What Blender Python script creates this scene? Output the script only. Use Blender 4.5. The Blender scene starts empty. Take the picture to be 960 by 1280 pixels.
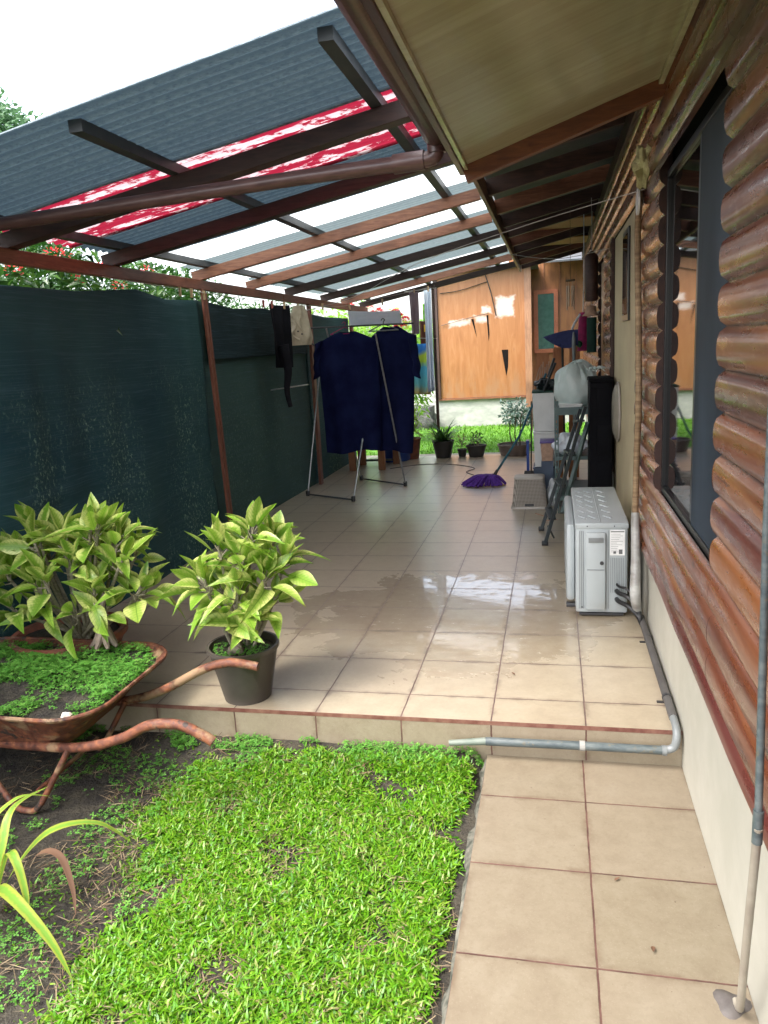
import bpy, math, random
import numpy as np
from mathutils import Vector, Matrix, noise as mnoise
random.seed(7); rng = np.random.default_rng(7)
S = bpy.context.scene
COL = S.collection
# ------------------------------------------------------------------ camera, world, sun, exposure
cam_d = bpy.data.cameras.new('camera'); cam = bpy.data.objects.new('camera', cam_d); COL.objects.link(cam)
Rm = [[0.97548395, 0.00947728, 0.21986644], [0.21252847, 0.21874402, -0.9523564], [-0.05712022, 0.97573625, 0.21136707]]
M4 = Matrix(Rm).to_4x4(); M4.translation = (-0.12027, -3.26649, 1.61363); cam.matrix_world = M4
cam_d.sensor_fit = 'VERTICAL'; cam_d.sensor_height = 24; cam_d.lens = 947.59/1280*24
cam_d.clip_start = 0.05; cam_d.clip_end = 500
S.camera = cam
SUN_EL, SUN_AZ = math.radians(58), math.radians(225)      # azimuth: direction towards the sun, from +Y clockwise
W = bpy.data.worlds.new('World'); S.world = W; W.use_nodes = True
nt = W.node_tree; nt.nodes.clear()
wo = nt.nodes.new('ShaderNodeOutputWorld'); bg = nt.nodes.new('ShaderNodeBackground'); sky = nt.nodes.new('ShaderNodeTexSky')
sky.sky_type = 'NISHITA'; sky.sun_disc = False; sky.sun_elevation = SUN_EL; sky.sun_rotation = SUN_AZ
sky.dust_density = 4; sky.air_density = 1.0; sky.ozone_density = 1.0
hs = nt.nodes.new('ShaderNodeHueSaturation'); hs.inputs['Saturation'].default_value = 0.5; hs.inputs['Value'].default_value = 1.25
nt.links.new(sky.outputs[0], hs.inputs['Color']); nt.links.new(hs.outputs[0], bg.inputs[0]); nt.links.new(bg.outputs[0], wo.inputs[0])
bg.inputs[1].default_value = 0.15
sl = bpy.data.lights.new('sun', 'SUN'); sl.energy = 0.5; sl.angle = math.radians(12); sl.color = (1, .98, .95)
so = bpy.data.objects.new('sun', sl); COL.objects.link(so)
sd = Vector((math.sin(SUN_AZ)*math.cos(SUN_EL), math.cos(SUN_AZ)*math.cos(SUN_EL), math.sin(SUN_EL)))
so.rotation_euler = sd.to_track_quat('Z', 'Y').to_euler(); so.location = sd*30
S.view_settings.view_transform = 'Standard'; S.view_settings.look = 'None'; S.view_settings.gamma = 1
S.view_settings.exposure = 2.25
S.cycles.use_denoising = True
S.cycles.max_bounces = 8; S.cycles.transparent_max_bounces = 12; S.cycles.sample_clamp_indirect = 8

# ------------------------------------------------------------------ material helpers
class NT:
    def __init__(s, name):
        s.m = bpy.data.materials.new(name); s.m.use_nodes = True; s.t = s.m.node_tree; s.t.nodes.clear()
        s.out = s.n('ShaderNodeOutputMaterial')
    def n(s, t, **k):
        x = s.t.nodes.new(t)
        for a, b in k.items(): setattr(x, a, b)
        return x
    def l(s, a, b): s.t.links.new(a, b)
    def put(s, sock, v):
        if isinstance(v, (int, float)): sock.default_value = v
        elif isinstance(v, (tuple, list)): sock.default_value = (*v, 1) if len(v) == 3 and sock.type == 'RGBA' else v
        else: s.l(v, sock)
    def math(s, op, a, b=0.0, c=0.0):
        x = s.n('ShaderNodeMath', operation=op); s.put(x.inputs[0], a); s.put(x.inputs[1], b)
        if op in ('MULTIPLY_ADD', 'SMOOTH_MIN', 'COMPARE'): s.put(x.inputs[2], c)
        return x.outputs[0]
    def mix(s, f, a, b, mode='MIX'):
        x = s.n('ShaderNodeMix', data_type='RGBA', blend_type=mode); s.put(x.inputs[0], f); s.put(x.inputs[6], a); s.put(x.inputs[7], b)
        return x.outputs[2]
    def step(s, v, lo, hi, a=0.0, b=1.0):
        x = s.n('ShaderNodeMapRange', interpolation_type='SMOOTHSTEP'); s.put(x.inputs[0], v)
        for i, q in zip((1, 2, 3, 4), (lo, hi, a, b)): x.inputs[i].default_value = q
        return x.outputs[0]
    def pos(s, scale=(1, 1, 1), obj=False):
        if obj: src = s.n('ShaderNodeTexCoord').outputs['Object']
        else: src = s.n('ShaderNodeNewGeometry').outputs['Position']
        x = s.n('ShaderNodeVectorMath', operation='MULTIPLY'); s.l(src, x.inputs[0]); x.inputs[1].default_value = scale
        return x.outputs[0]
    def noise(s, vec, scale, detail=4, rough=.55, dist=0.0):
        x = s.n('ShaderNodeTexNoise'); s.l(vec, x.inputs['Vector']); x.inputs['Scale'].default_value = scale
        x.inputs['Detail'].default_value = detail; x.inputs['Roughness'].default_value = rough; x.inputs['Distortion'].default_value = dist
        return x.outputs[0]
    def ramp(s, f, stops):
        x = s.n('ShaderNodeValToRGB'); s.put(x.inputs[0], f); e = x.color_ramp.elements
        while len(e) < len(stops): e.new(.5)
        for q, (p, c) in zip(e, stops): q.position = p; q.color = (*c, 1)
        return x.outputs[0]
    def bsdf(s, color, rough=.6, metal=0.0, spec=.5, bump=None, bd=.01, bs=.5, coat=0.0):
        b = s.n('ShaderNodeBsdfPrincipled'); s.put(b.inputs['Base Color'], color); s.put(b.inputs['Roughness'], rough)
        s.put(b.inputs['Metallic'], metal); s.put(b.inputs['Specular IOR Level'], spec); s.put(b.inputs['Coat Weight'], coat)
        b.inputs['Coat Roughness'].default_value = .12 if coat < .9 else .30
        if bump is not None:
            x = s.n('ShaderNodeBump'); x.inputs['Distance'].default_value = bd; x.inputs['Strength'].default_value = bs
            s.l(bump, x.inputs['Height']); s.l(x.outputs[0], b.inputs['Normal'])
        return b.outputs[0]
    def done(s, sh): s.l(sh, s.out.inputs[0]); return s.m
    def mixsh(s, f, a, b):
        x = s.n('ShaderNodeMixShader'); s.put(x.inputs[0], f); s.l(a, x.inputs[1]); s.l(b, x.inputs[2]); return x.outputs[0]

def mat(name, c1, c2=None, rough=.6, scale=8, metal=0.0, bump=.0, bscale=None, stretch=(1, 1, 1), detail=5, spec=.5, lo=.35, hi=.65, obj=False, rvar=.0, coat=0.0):
    t = NT(name); p = t.pos(stretch, obj)
    f = t.noise(p, scale, detail)
    c2 = c2 or tuple(x*.8 for x in c1)
    col = t.ramp(f, [(lo, c1), (hi, c2)])
    b = t.noise(p, bscale or scale*4, 4) if bump else None
    r = t.step(f, .3, .7, rough-rvar, rough+rvar) if rvar else rough
    return t.done(t.bsdf(col, r, metal, spec, b, bump or .01, .6, coat))

def leafmat(name, cols, vein=None, edge=None, rough=.4, trans=.35, vscale=9):
    """leaf: colour varies per leaf (per mesh island); optional margin colour and side veins from the leaf's own UV."""
    t = NT(name); rnd = t.n('ShaderNodeNewGeometry').outputs['Random Per Island']
    col = t.ramp(rnd, [(i/(len(cols)-1), c) for i, c in enumerate(cols)])
    if edge or vein:
        uv = t.n('ShaderNodeUVMap').outputs[0]; sx = t.n('ShaderNodeSeparateXYZ'); t.l(uv, sx.inputs[0])
        a = t.math('ABSOLUTE', t.math('SUBTRACT', sx.outputs[0], .5))
        if edge:
            nz = t.noise(t.pos(), 60, 3); w = t.math('ADD', a, t.math('MULTIPLY', t.math('SUBTRACT', nz, .5), .45))
            amt = t.math('MULTIPLY', t.step(w, .12, .36), t.step(rnd, .0, .8, .45, 1.0))
            col = t.mix(amt, col, edge)
            tip = t.math('ADD', sx.outputs[1], t.math('MULTIPLY', t.math('SUBTRACT', nz, .5), .5)); col = t.mix(t.math('MULTIPLY', t.step(tip, .93, 1.05), t.step(rnd, .55, .8)), col, (.22, .12, .05)); col = t.mix(t.step(t.noise(t.pos(), 95, 2), .70, .75, 0, .7), col, (.16, .10, .04))
        if vein:
            ph = t.math('SINE', t.math('MULTIPLY', t.math('SUBTRACT', sx.outputs[1], t.math('MULTIPLY', a, .5)), vscale*6.28))
            vm = t.math('MAXIMUM', t.math('MULTIPLY', t.step(ph, .55, 1.0), .45), t.step(a, .035, .0))
            col = t.mix(t.math('MULTIPLY', vm, .8), col, vein)
    b = t.bsdf(col, rough, 0, .4)
    tr = t.n('ShaderNodeBsdfTranslucent'); t.l(col, tr.inputs[0])
    return t.done(t.mixsh(trans, b, tr.outputs[0]))

# ------------------------------------------------------------------ mesh helpers
class MB:
    def __init__(s): s.v = []; s.f = []; s.uv = {}
    def add(s, vs, fs):
        o = len(s.v); s.v += [tuple(v) for v in vs]; s.f += [tuple(i+o for i in f) for f in fs]; return s
    def box(s, x0, x1, y0, y1, z0, z1, bev=0.0):
        if bev <= 0:
            vs = [(x, y, z) for z in (z0, z1) for y in (y0, y1) for x in (x0, x1)]
            return s.add(vs, [(0, 2, 3, 1), (4, 5, 7, 6), (0, 1, 5, 4), (2, 6, 7, 3), (0, 4, 6, 2), (1, 3, 7, 5)])
        import bmesh
        bm = bmesh.new(); bmesh.ops.create_cube(bm, size=1)
        for v in bm.verts: v.co = ((x0+x1)/2+v.co.x*(x1-x0), (y0+y1)/2+v.co.y*(y1-y0), (z0+z1)/2+v.co.z*(z1-z0))
        bmesh.ops.bevel(bm, geom=list(bm.edges), offset=bev, segments=2, affect='EDGES', profile=.5)
        s.add([v.co for v in bm.verts], [[v.index for v in f.verts] for f in bm.faces]) if False else None
        bm.verts.index_update(); s.add([tuple(v.co) for v in bm.verts], [[v.index for v in f.verts] for f in bm.faces]); bm.free(); return s
    def bar(s, a, b, w, h, up=(0, 0, 1)):
        a = Vector(a); b = Vector(b); d = (b-a).normalized(); u = Vector(up)
        x = d.cross(u)
        if x.length < 1e-4: x = d.cross(Vector((0, 1, 0)))
        x.normalize(); z = x.cross(d)
        vs = [p+x*(i*w/2)+z*(j*h/2) for p in (a, b) for i, j in ((-1, -1), (1, -1), (1, 1), (-1, 1))]
        return s.add(vs, [(3, 2, 1, 0), (4, 5, 6, 7), (0, 1, 5, 4), (1, 2, 6, 5), (2, 3, 7, 6), (3, 0, 4, 7)])
    def tube(s, pts, r, n=10, cap=True, smooth=0):
        pts = [Vector(p) for p in pts]
        if smooth: pts, r = resample(pts, r, smooth)
        rs = r if isinstance(r, (list, tuple)) else [r]*len(pts)
        o = len(s.v); prev = None
        for i, p in enumerate(pts):
            d = (pts[min(i+1, len(pts)-1)]-pts[max(i-1, 0)]).normalized()
            if prev is None: x = d.cross(Vector((0, 0, 1)) if abs(d.z) < .9 else Vector((0, 1, 0))).normalized()
            else: x = (prev-d*prev.dot(d)).normalized()
            prev = x; y = d.cross(x)
            for k in range(n):
                a = 2*math.pi*k/n; s.v.append(tuple(p+(x*math.cos(a)+y*math.sin(a))*rs[i]))
        for i in range(len(pts)-1):
            for k in range(n):
                s.f.append((o+i*n+k, o+i*n+(k+1) % n, o+(i+1)*n+(k+1) % n, o+(i+1)*n+k))
        if cap:
            s.f.append(tuple(o+k for k in range(n))[::-1]); e = o+(len(pts)-1)*n; s.f.append(tuple(e+k for k in range(n)))
        return s
    def lathe(s, c, prof, n=32, cap0=True, cap1=False, sx=1, sy=1, wob=None):
        o = len(s.v)
        for (r, z) in prof:
            for k in range(n):
                a = 2*math.pi*k/n; q = r*(wob(a, z) if wob else 1)
                s.v.append((c[0]+q*math.cos(a)*sx, c[1]+q*math.sin(a)*sy, c[2]+z))
        for i in range(len(prof)-1):
            for k in range(n):
                s.f.append((o+i*n+k, o+i*n+(k+1) % n, o+(i+1)*n+(k+1) % n, o+(i+1)*n+k))
        if cap0: s.f.append(tuple(o+k for k in range(n))[::-1])
        if cap1: e = o+(len(prof)-1)*n; s.f.append(tuple(e+k for k in range(n)))
        return s
    def grid(s, fn, nu, nv, closed=False):
        o = len(s.v)
        for j in range(nv+1):
            for i in range(nu+1 if not closed else nu): s.v.append(tuple(fn(i/nu, j/nv)))
        w = nu if closed else nu+1
        for j in range(nv):
            for i in range(nu):
                s.f.append((o+j*w+i, o+j*w+(i+1) % w if closed else o+j*w+i+1, o+(j+1)*w+((i+1) % w if closed else i+1), o+(j+1)*w+i))
        return s
    def build(s, name, m, parent=None, smooth=False, solid=0.0, bevel=0.0):
        me = bpy.data.meshes.new(name); off = wloc(parent)
        me.from_pydata([(x-off[0], y-off[1], z-off[2]) for x, y, z in s.v], [], s.f); me.update()
        o = bpy.data.objects.new(name, me); COL.objects.link(o)
        if m: me.materials.append(m)
        if smooth:
            me.polygons.foreach_set('use_smooth', [True]*len(me.polygons))
            try: me.set_sharp_from_angle(angle=math.radians(40))
            except Exception: pass
        if parent: o.parent = parent
        if solid:
            k = o.modifiers.new('thick', 'SOLIDIFY'); k.thickness = solid; k.offset = 0
        if bevel:
            k = o.modifiers.new('bevel', 'BEVEL'); k.width = bevel; k.segments = 2; k.limit_method = 'ANGLE'
        return o

def resample(pts, r, n):
    rs = r if isinstance(r, (list, tuple)) else [r]*len(pts)
    P = [pts[0]]+pts+[pts[-1]]; Q = [rs[0]]+list(rs)+[rs[-1]]; out = []; ro = []
    for i in range(1, len(P)-2):
        for k in range(n):
            t = k/n; a, b, c, d = P[i-1], P[i], P[i+1], P[i+2]
            out.append(.5*((2*b)+(c-a)*t+(2*a-5*b+4*c-d)*t*t+(3*b-a-3*c+d)*t**3)); ro.append(Q[i]*(1-t)+Q[i+1]*t)
    out.append(pts[-1]); ro.append(rs[-1]); return out, ro

def wloc(o):
    v = Vector((0, 0, 0))
    while o is not None: v += Vector(o.location); o = o.parent
    return v
def tag(o, label=None, cat=None, group=None, kind=None):
    if label: o['label'] = label
    if cat: o['category'] = cat
    if group: o['group'] = group
    if kind: o['kind'] = kind
    return o
def thing(name, loc, label, cat, group=None):
    o = bpy.data.objects.new(name, None); o.empty_display_size = .1; o.location = loc; COL.objects.link(o)
    return tag(o, label, cat, group)
def setsharp(o): return o

def leaf_tmpl(w=.3, droop=.25, fold=.12, nseg=5, tip=1.0, belly=.42, stalk=0.0):
    """leaf of length 1 along +Y, face up +Z."""
    v = []; f = []; uv = []
    for i in range(nseg+1):
        t = i/nseg
        if t <= belly: q = math.sin(math.pi/2*(t/belly))**.8 if t > 0 else 0.02
        else: q = max(0.0, math.cos(math.pi/2*((t-belly)/(1-belly))))**tip
        hw = w/2*max(q, .015); z = -droop*t*t; y = t*(1-.12*droop*t)
        v += [(-hw, y, z+fold*hw*1.6), (0, y, z), (hw, y, z+fold*hw*1.6)]
        uv += [(.5-q*.5, t), (.5, t), (.5+q*.5, t)]
    for i in range(nseg):
        a = i*3; f += [(a, a+1, a+4, a+3), (a+1, a+2, a+5, a+4)]
    return np.array(v), f, uv
def blade_tmpl(w=.12, droop=.4, nseg=3):
    v = []; f = []; uv = []
    for i in range(nseg+1):
        t = i/nseg; hw = w/2*(1-t**2.2)*(.7+.3*min(1, t*3)); y = t*(1-.25*droop*t)
        v += [(-hw-.002, y, -droop*t*t), (hw+.002, y, -droop*t*t)]; uv += [(0, t), (1, t)]
    for i in range(nseg): a = i*2; f.append((a, a+1, a+3, a+2))
    return np.array(v), f, uv
def frames(d, up=None, roll=None):
    d = np.asarray(d, float); d = d/np.linalg.norm(d, axis=1, keepdims=True)
    up = np.tile([0, 0, 1.], (len(d), 1)) if up is None else up
    x = np.cross(d, up); n = np.linalg.norm(x, axis=1, keepdims=True); x = np.where(n < 1e-3, [1., 0, 0], x/np.maximum(n, 1e-3))
    z = np.cross(x, d)
    if roll is not None:
        c, s = np.cos(roll)[:, None], np.sin(roll)[:, None]; x, z = x*c+z*s, z*c-x*s
    return np.stack([x, d, z], axis=2)
def scatter(name, groups, m, parent=None, smooth=True):
    """groups: list of (template, frames Nx3x3, locs Nx3, scales N or Nx3). ONE mesh."""
    V = []; L = []; starts = []; tot = []; UV = []; base = 0; ls = 0
    off = np.array(wloc(parent))
    for (tv, tf, tuv), F, loc, sc in groups:
        n = len(loc)
        if n == 0: continue
        sc = np.asarray(sc, float); sc = sc[:, None] if sc.ndim == 1 else sc
        vv = tv[None]*sc[:, None, :] if sc.shape[1] > 1 else tv[None]*sc[:, None, :]
        P = np.einsum('nij,nkj->nki', F, vv)+loc[:, None, :]-off
        V.append(P.reshape(-1, 3)); k = len(tv)
        lf = np.concatenate([np.array(q) for q in tf]); ln = np.array([len(q) for q in tf])
        L.append((lf[None]+(np.arange(n)*k)[:, None]+base).ravel())
        tot.append(np.tile(ln, n)); UV.append(np.tile(np.array(tuv)[lf], (n, 1))); base += n*k
    V = np.concatenate(V); L = np.concatenate(L); tot = np.concatenate(tot); UV = np.concatenate(UV)
    me = bpy.data.meshes.new(name); me.vertices.add(len(V)); me.vertices.foreach_set('co', V.astype(np.float32).ravel())
    me.loops.add(len(L)); me.loops.foreach_set('vertex_index', L.astype(np.int32))
    me.polygons.add(len(tot)); st = np.concatenate([[0], np.cumsum(tot)[:-1]])
    me.polygons.foreach_set('loop_start', st.astype(np.int32)); me.polygons.foreach_set('loop_total', tot.astype(np.int32))
    if smooth: me.polygons.foreach_set('use_smooth', np.ones(len(tot), bool))
    u = me.uv_layers.new(name='uv'); u.data.foreach_set('uv', UV.astype(np.float32).ravel())
    me.update(calc_edges=True); me.materials.append(m)
    o = bpy.data.objects.new(name, me); COL.objects.link(o)
    if parent: o.parent = parent
    return o
def sph(n, lo=-1.0):
    z = rng.uniform(lo, 1, n); a = rng.uniform(0, 2*np.pi, n); r = np.sqrt(1-z*z); return np.stack([r*np.cos(a), r*np.sin(a), z], 1)

# ------------------------------------------------------------------ materials
def tile_material(name, px, ox, py, oy, wet=False, vertical=False, k=1.0):
    t = NT(name); g = t.n('ShaderNodeNewGeometry').outputs['Position']; sp = t.n('ShaderNodeSeparateXYZ'); t.l(g, sp.inputs[0])
    wob = t.math('MULTIPLY', t.math('SUBTRACT', t.noise(t.pos(), 14, 5, .7), .5), .007)
    def axis(o, p, off):
        q = t.math('DIVIDE', t.math('ADD', t.math('SUBTRACT', o, off), wob), p); c = t.math('FLOOR', q); fr = t.math('SUBTRACT', q, c)
        d = t.math('MULTIPLY', t.math('MINIMUM', fr, t.math('SUBTRACT', 1.0, fr)), p); return c, d
    cx, dx = axis(sp.outputs[0], px, ox)
    if vertical: cy, dy = 3.0, 1.0
    else: cy, dy = axis(sp.outputs[1], py, oy)
    dmin = t.math('MINIMUM', dx, dy)
    grout = t.step(dmin, .0022, .0042, 1, 0)
    wn = t.n('ShaderNodeTexWhiteNoise', noise_dimensions='2D'); cb = t.n('ShaderNodeCombineXYZ'); t.put(cb.inputs[0], cx); t.put(cb.inputs[1], cy)
    t.l(cb.outputs[0], wn.inputs['Vector'])
    # shift the marbling per tile so that it breaks at the joints
    sh = t.n('ShaderNodeVectorMath', operation='MULTIPLY_ADD'); t.l(wn.outputs['Color'], sh.inputs[0]); sh.inputs[1].default_value = (9, 9, 9); t.l(g, sh.inputs[2])
    n1 = t.noise(sh.outputs[0], 10, 9, .72, .25); n2 = t.noise(sh.outputs[0], 60, 6, .75, .2); n4 = t.noise(sh.outputs[0], 170, 3, .6)
    base = t.ramp(n1, [(.3, tuple(k*q for q in (.255, .205, .138))), (.5, tuple(k*q for q in (.30, .25, .17))), (.72, tuple(k*q for q in (.345, .295, .21)))])
    base = t.mix(t.step(n2, .48, .70, 0, .30), base, tuple(k*q for q in (.19, .14, .09)))
    base = t.mix(t.step(n4, .58, .70, 0, .35), base, tuple(k*q for q in (.42, .36, .27)))
    base = t.mix(t.math('MULTIPLY', wn.outputs['Value'], .22), base, (.33, .265, .21))
    spots = t.noise(t.pos(), 55, 2); dirt = t.noise(t.pos(), 1.7, 6, .6)
    base = t.mix(t.step(spots, .76, .79, 0, .7), base, (.08, .05, .035))
    base = t.mix(t.step(dirt, .5, .75, 0, .3), base, (.20, .15, .105))
    base = t.mix(t.math('MULTIPLY', t.step(dmin, .003, .03, .75, 0), t.step(t.noise(t.pos(), 8, 6, .7), .42, .66)), base, (.12, .085, .055))
    gcol = t.ramp(t.noise(t.pos(), 12, 4), [(.35, (.055, .024, .018)), (.65, (.13, .065, .05))])
    col = t.mix(grout, base, gcol)
    rough = t.step(n2, .3, .7, .37, .43)
    hgt = t.math('SUBTRACT', t.math('MULTIPLY', n2, .12), grout)
    if wet:
        n3 = t.noise(t.pos((1, 1, 1)), 2.6, 6, .62, .4)
        ex = t.math('DIVIDE', t.math('ADD', sp.outputs[0], .72), 1.0); ey = t.math('DIVIDE', t.math('SUBTRACT', sp.outputs[1], 1.12), .90)
        e = t.math('ADD', t.math('MULTIPLY', ex, ex), t.math('MULTIPLY', ey, ey))
        w = t.math('SUBTRACT', t.math('ADD', n3, .32), t.math('MULTIPLY', e, .36))
        wetm = t.math('MULTIPLY', t.step(w, .46, .60), t.step(t.noise(t.pos((1, 2.2, 1)), 9, 6, .7), .36, .50, .35, 1.0))
        col = t.mix(t.math('MULTIPLY', wetm, .16), col, (.16, .11, .07))
        rough = t.math('ADD', t.math('MULTIPLY', t.math('SUBTRACT', 1.0, wetm), rough), t.math('MULTIPLY', wetm, .035))
        bs = t.math('SUBTRACT', 1.0, t.math('MULTIPLY', wetm, .75))
        hgt = t.math('MULTIPLY', hgt, bs)
        hgt = t.math('ADD', hgt, t.math('MULTIPLY', t.noise(t.pos(), 14, 3), .25))
    rough = t.math('MAXIMUM', rough, t.math('MULTIPLY', grout, .7))
    return t.done(t.bsdf(col, rough, 0, 1.0 if wet else .4, hgt, .0016, .6, 1.0 if wet else 0.0))

M = {}
M['patio'] = tile_material('patio_tiles', .4, 0, .4, 0, wet=True, k=1.2)  # same tile as the path, coloured lighter to offset the shade under the roof
M['riser'] = tile_material('riser_tiles', .4, 0, .4, 0, vertical=True, k=.76)
M['path'] = tile_material('path_tiles', .4086, -.014, .4086, -.5378, k=.64)
M['nosing'] = mat('nosing_grout', (.11, .035, .025), (.20, .10, .07), .5, 20, bump=.002)
M['concrete'] = mat('old_concrete', (.34, .31, .26), (.18, .17, .14), .85, 6, bump=.006, bscale=40)
M['soil'] = mat('dark_soil', (.016, .013, .010), (.05, .042, .028), .9, 16, bump=.03, bscale=60)
M['plinth'] = mat('plinth_paint', (.42, .405, .345), (.36, .345, .285), .55, 2.5, bump=.002, bscale=30, rvar=.08)
M['plaster'] = mat('plaster_wall', (.52, .44, .27), (.44, .36, .22), .6, 3, bump=.002, bscale=30)
M['black_frame'] = mat('black_aluminium', (.012, .012, .013), rough=.3)
M['interior'] = mat('dark_interior', (.006, .006, .007), rough=.9)
def logmat():
    t = NT('varnished_logs'); g = t.n('ShaderNodeNewGeometry').outputs['Position']; sp = t.n('ShaderNodeSeparateXYZ'); t.l(g, sp.inputs[0])
    q = t.math('DIVIDE', t.math('SUBTRACT', sp.outputs[2], .368), .125); row = t.math('FLOOR', q); fr = t.math('SUBTRACT', q, row)
    y = sp.outputs[1]
    seg = t.math('ADD', t.step(y, -.2, -.19), t.math('MULTIPLY', t.step(y, 3.4, 3.41), 2))
    cb = t.n('ShaderNodeCombineXYZ'); t.put(cb.inputs[0], row); t.put(cb.inputs[1], seg)
    wn = t.n('ShaderNodeTexWhiteNoise', noise_dimensions='2D'); t.l(cb.outputs[0], wn.inputs['Vector'])
    base = t.ramp(wn.outputs['Value'], [(.0, (.175, .052, .017)), (.3, (.095, .031, .019)), (.55, (.215, .070, .019)), (.78, (.085, .019, .022)), (1, (.13, .038, .018))])
    sh = t.n('ShaderNodeVectorMath', operation='MULTIPLY_ADD'); t.l(wn.outputs['Color'], sh.inputs[0]); sh.inputs[1].default_value = (5, 5, 5); t.l(t.pos((1, .06, 1)), sh.inputs[2])
    vk = t.n('ShaderNodeTexVoronoi'); vk.inputs['Scale'].default_value = 1.0; xk = t.n('ShaderNodeVectorMath', operation='MULTIPLY'); t.l(t.n('ShaderNodeNewGeometry').outputs['Position'], xk.inputs[0]); xk.inputs[1].default_value = (2, 3.2, 9); t.l(xk.outputs[0], vk.inputs['Vector']); kd = t.math('ADD', vk.outputs['Distance'], t.math('MULTIPLY', t.noise(t.pos(), 12, 3), .12))
    gr = t.noise(sh.outputs[0], 60, 4, .5, .3); big = t.noise(sh.outputs[0], 9, 3, .5, .6)
    col = t.mix(t.step(gr, .40, .75, 0, .35), base, (.08, .028, .016))
    col = t.mix(t.step(big, .50, .72, 0, .6), col, (.34, .135, .040))
    col = t.mix(t.step(big, .47, .33, 0, .65), col, (.06, .020, .016))
    col = t.mix(t.math('MULTIPLY', t.step(kd, .20, .13), .8), col, (.035, .014, .010)); ck = t.noise(t.pos((1, .05, 1)), 60, 1, .3); col = t.mix(t.step(ck, .74, .76, 0, .55), col, (.03, .012, .008))
    d = t.math('MINIMUM', fr, t.math('SUBTRACT', 1.0, fr)); dd = t.math('ADD', d, t.math('MULTIPLY', t.math('SUBTRACT', t.noise(t.pos((1, .5, 1)), 20, 4), .5), .08)); col = t.mix(t.step(dd, .01, .06, .8, 0), col, (.03, .014, .010))
    sc = t.noise(t.pos((1, .2, 1)), 22, 4, .6); sp3 = t.noise(t.pos((1, .5, 1)), 70, 3); col = t.mix(t.step(sp3, .77, .80, 0, .5), col, (.45, .42, .3))
    return t.done(t.bsdf(col, t.step(sc, .4, .6, .24, .42), 0, .5, gr, .0003, .3, .35))
M['log'] = logmat()
M['log_end'] = mat('log_end_grain', (.022, .008, .006), (.045, .016, .010), .6, 20)
def woodmat(name, c1, c2, sc=(8, 1, 8), rough=.5, scale=6, obj=False):
    t = NT(name); p = t.pos(sc, obj); n = t.noise(p, scale, 7, .62, 1.0); n2 = t.noise(t.pos(), 2.2, 4)
    col = t.ramp(n, [(.3, c1), (.7, c2)]); col = t.mix(t.step(n2, .45, .7, 0, .45), col, tuple(x*.45 for x in c1))
    return t.done(t.bsdf(col, rough, 0, .5, n, .003, .5))
M['rafter'] = woodmat('rafter_wood', (.15, .055, .03), (.30, .13, .07), (1, 8, 8))
M['rafter_dark'] = woodmat('dark_rafter_wood', (.035, .018, .014), (.085, .04, .03), (1, 8, 8))
M['beam'] = woodmat('eave_beam_wood', (.13, .045, .028), (.27, .105, .06), (8, 1, 8))
M['purlin'] = mat('purlin_metal', (.035, .042, .045), (.06, .065, .065), .5, 8)
M['post'] = woodmat('post_wood', (.10, .03, .018), (.24, .09, .05), (8, 8, 1))
M['fascia'] = woodmat('fascia_wood', (.05, .022, .024), (.09, .04, .04), (8, 1, 8), .3)
M['orange_beam'] = woodmat('orange_beam_wood', (.16, .05, .02), (.30, .11, .04), (1, 8, 8), .35)
M['gutter'] = mat('brown_gutter_pipe', (.075, .036, .032), (.13, .065, .055), .35, 10, stretch=(1, 6, 6))
def soffitmat():
    t = NT('soffit_boards'); g = t.n('ShaderNodeNewGeometry').outputs['Position']; sp = t.n('ShaderNodeSeparateXYZ'); t.l(g, sp.inputs[0])
    q = t.math('DIVIDE', sp.outputs[1], .09); r = t.math('FLOOR', q); fr = t.math('SUBTRACT', q, r); d = t.math('MINIMUM', fr, t.math('SUBTRACT', 1.0, fr))
    wn = t.n('ShaderNodeTexWhiteNoise', noise_dimensions='1D'); t.put(wn.inputs['W'], r)
    n = t.noise(t.pos((.5, 6, 1)), 5, 5)
    col = t.ramp(n, [(.3, (.46, .42, .25)), (.7, (.54, .50, .31))]); col = t.mix(t.math('MULTIPLY', wn.outputs['Value'], .3), col, (.28, .22, .11))
    col = t.mix(t.step(d, .01, .03, .15, 0), col, (.2, .16, .08))
    return t.done(t.bsdf(col, .16, 0, .5, t.noise(t.pos((2, 2, 2)), 5, 3), .004, .5))
M['soffit'] = soffitmat()
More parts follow.
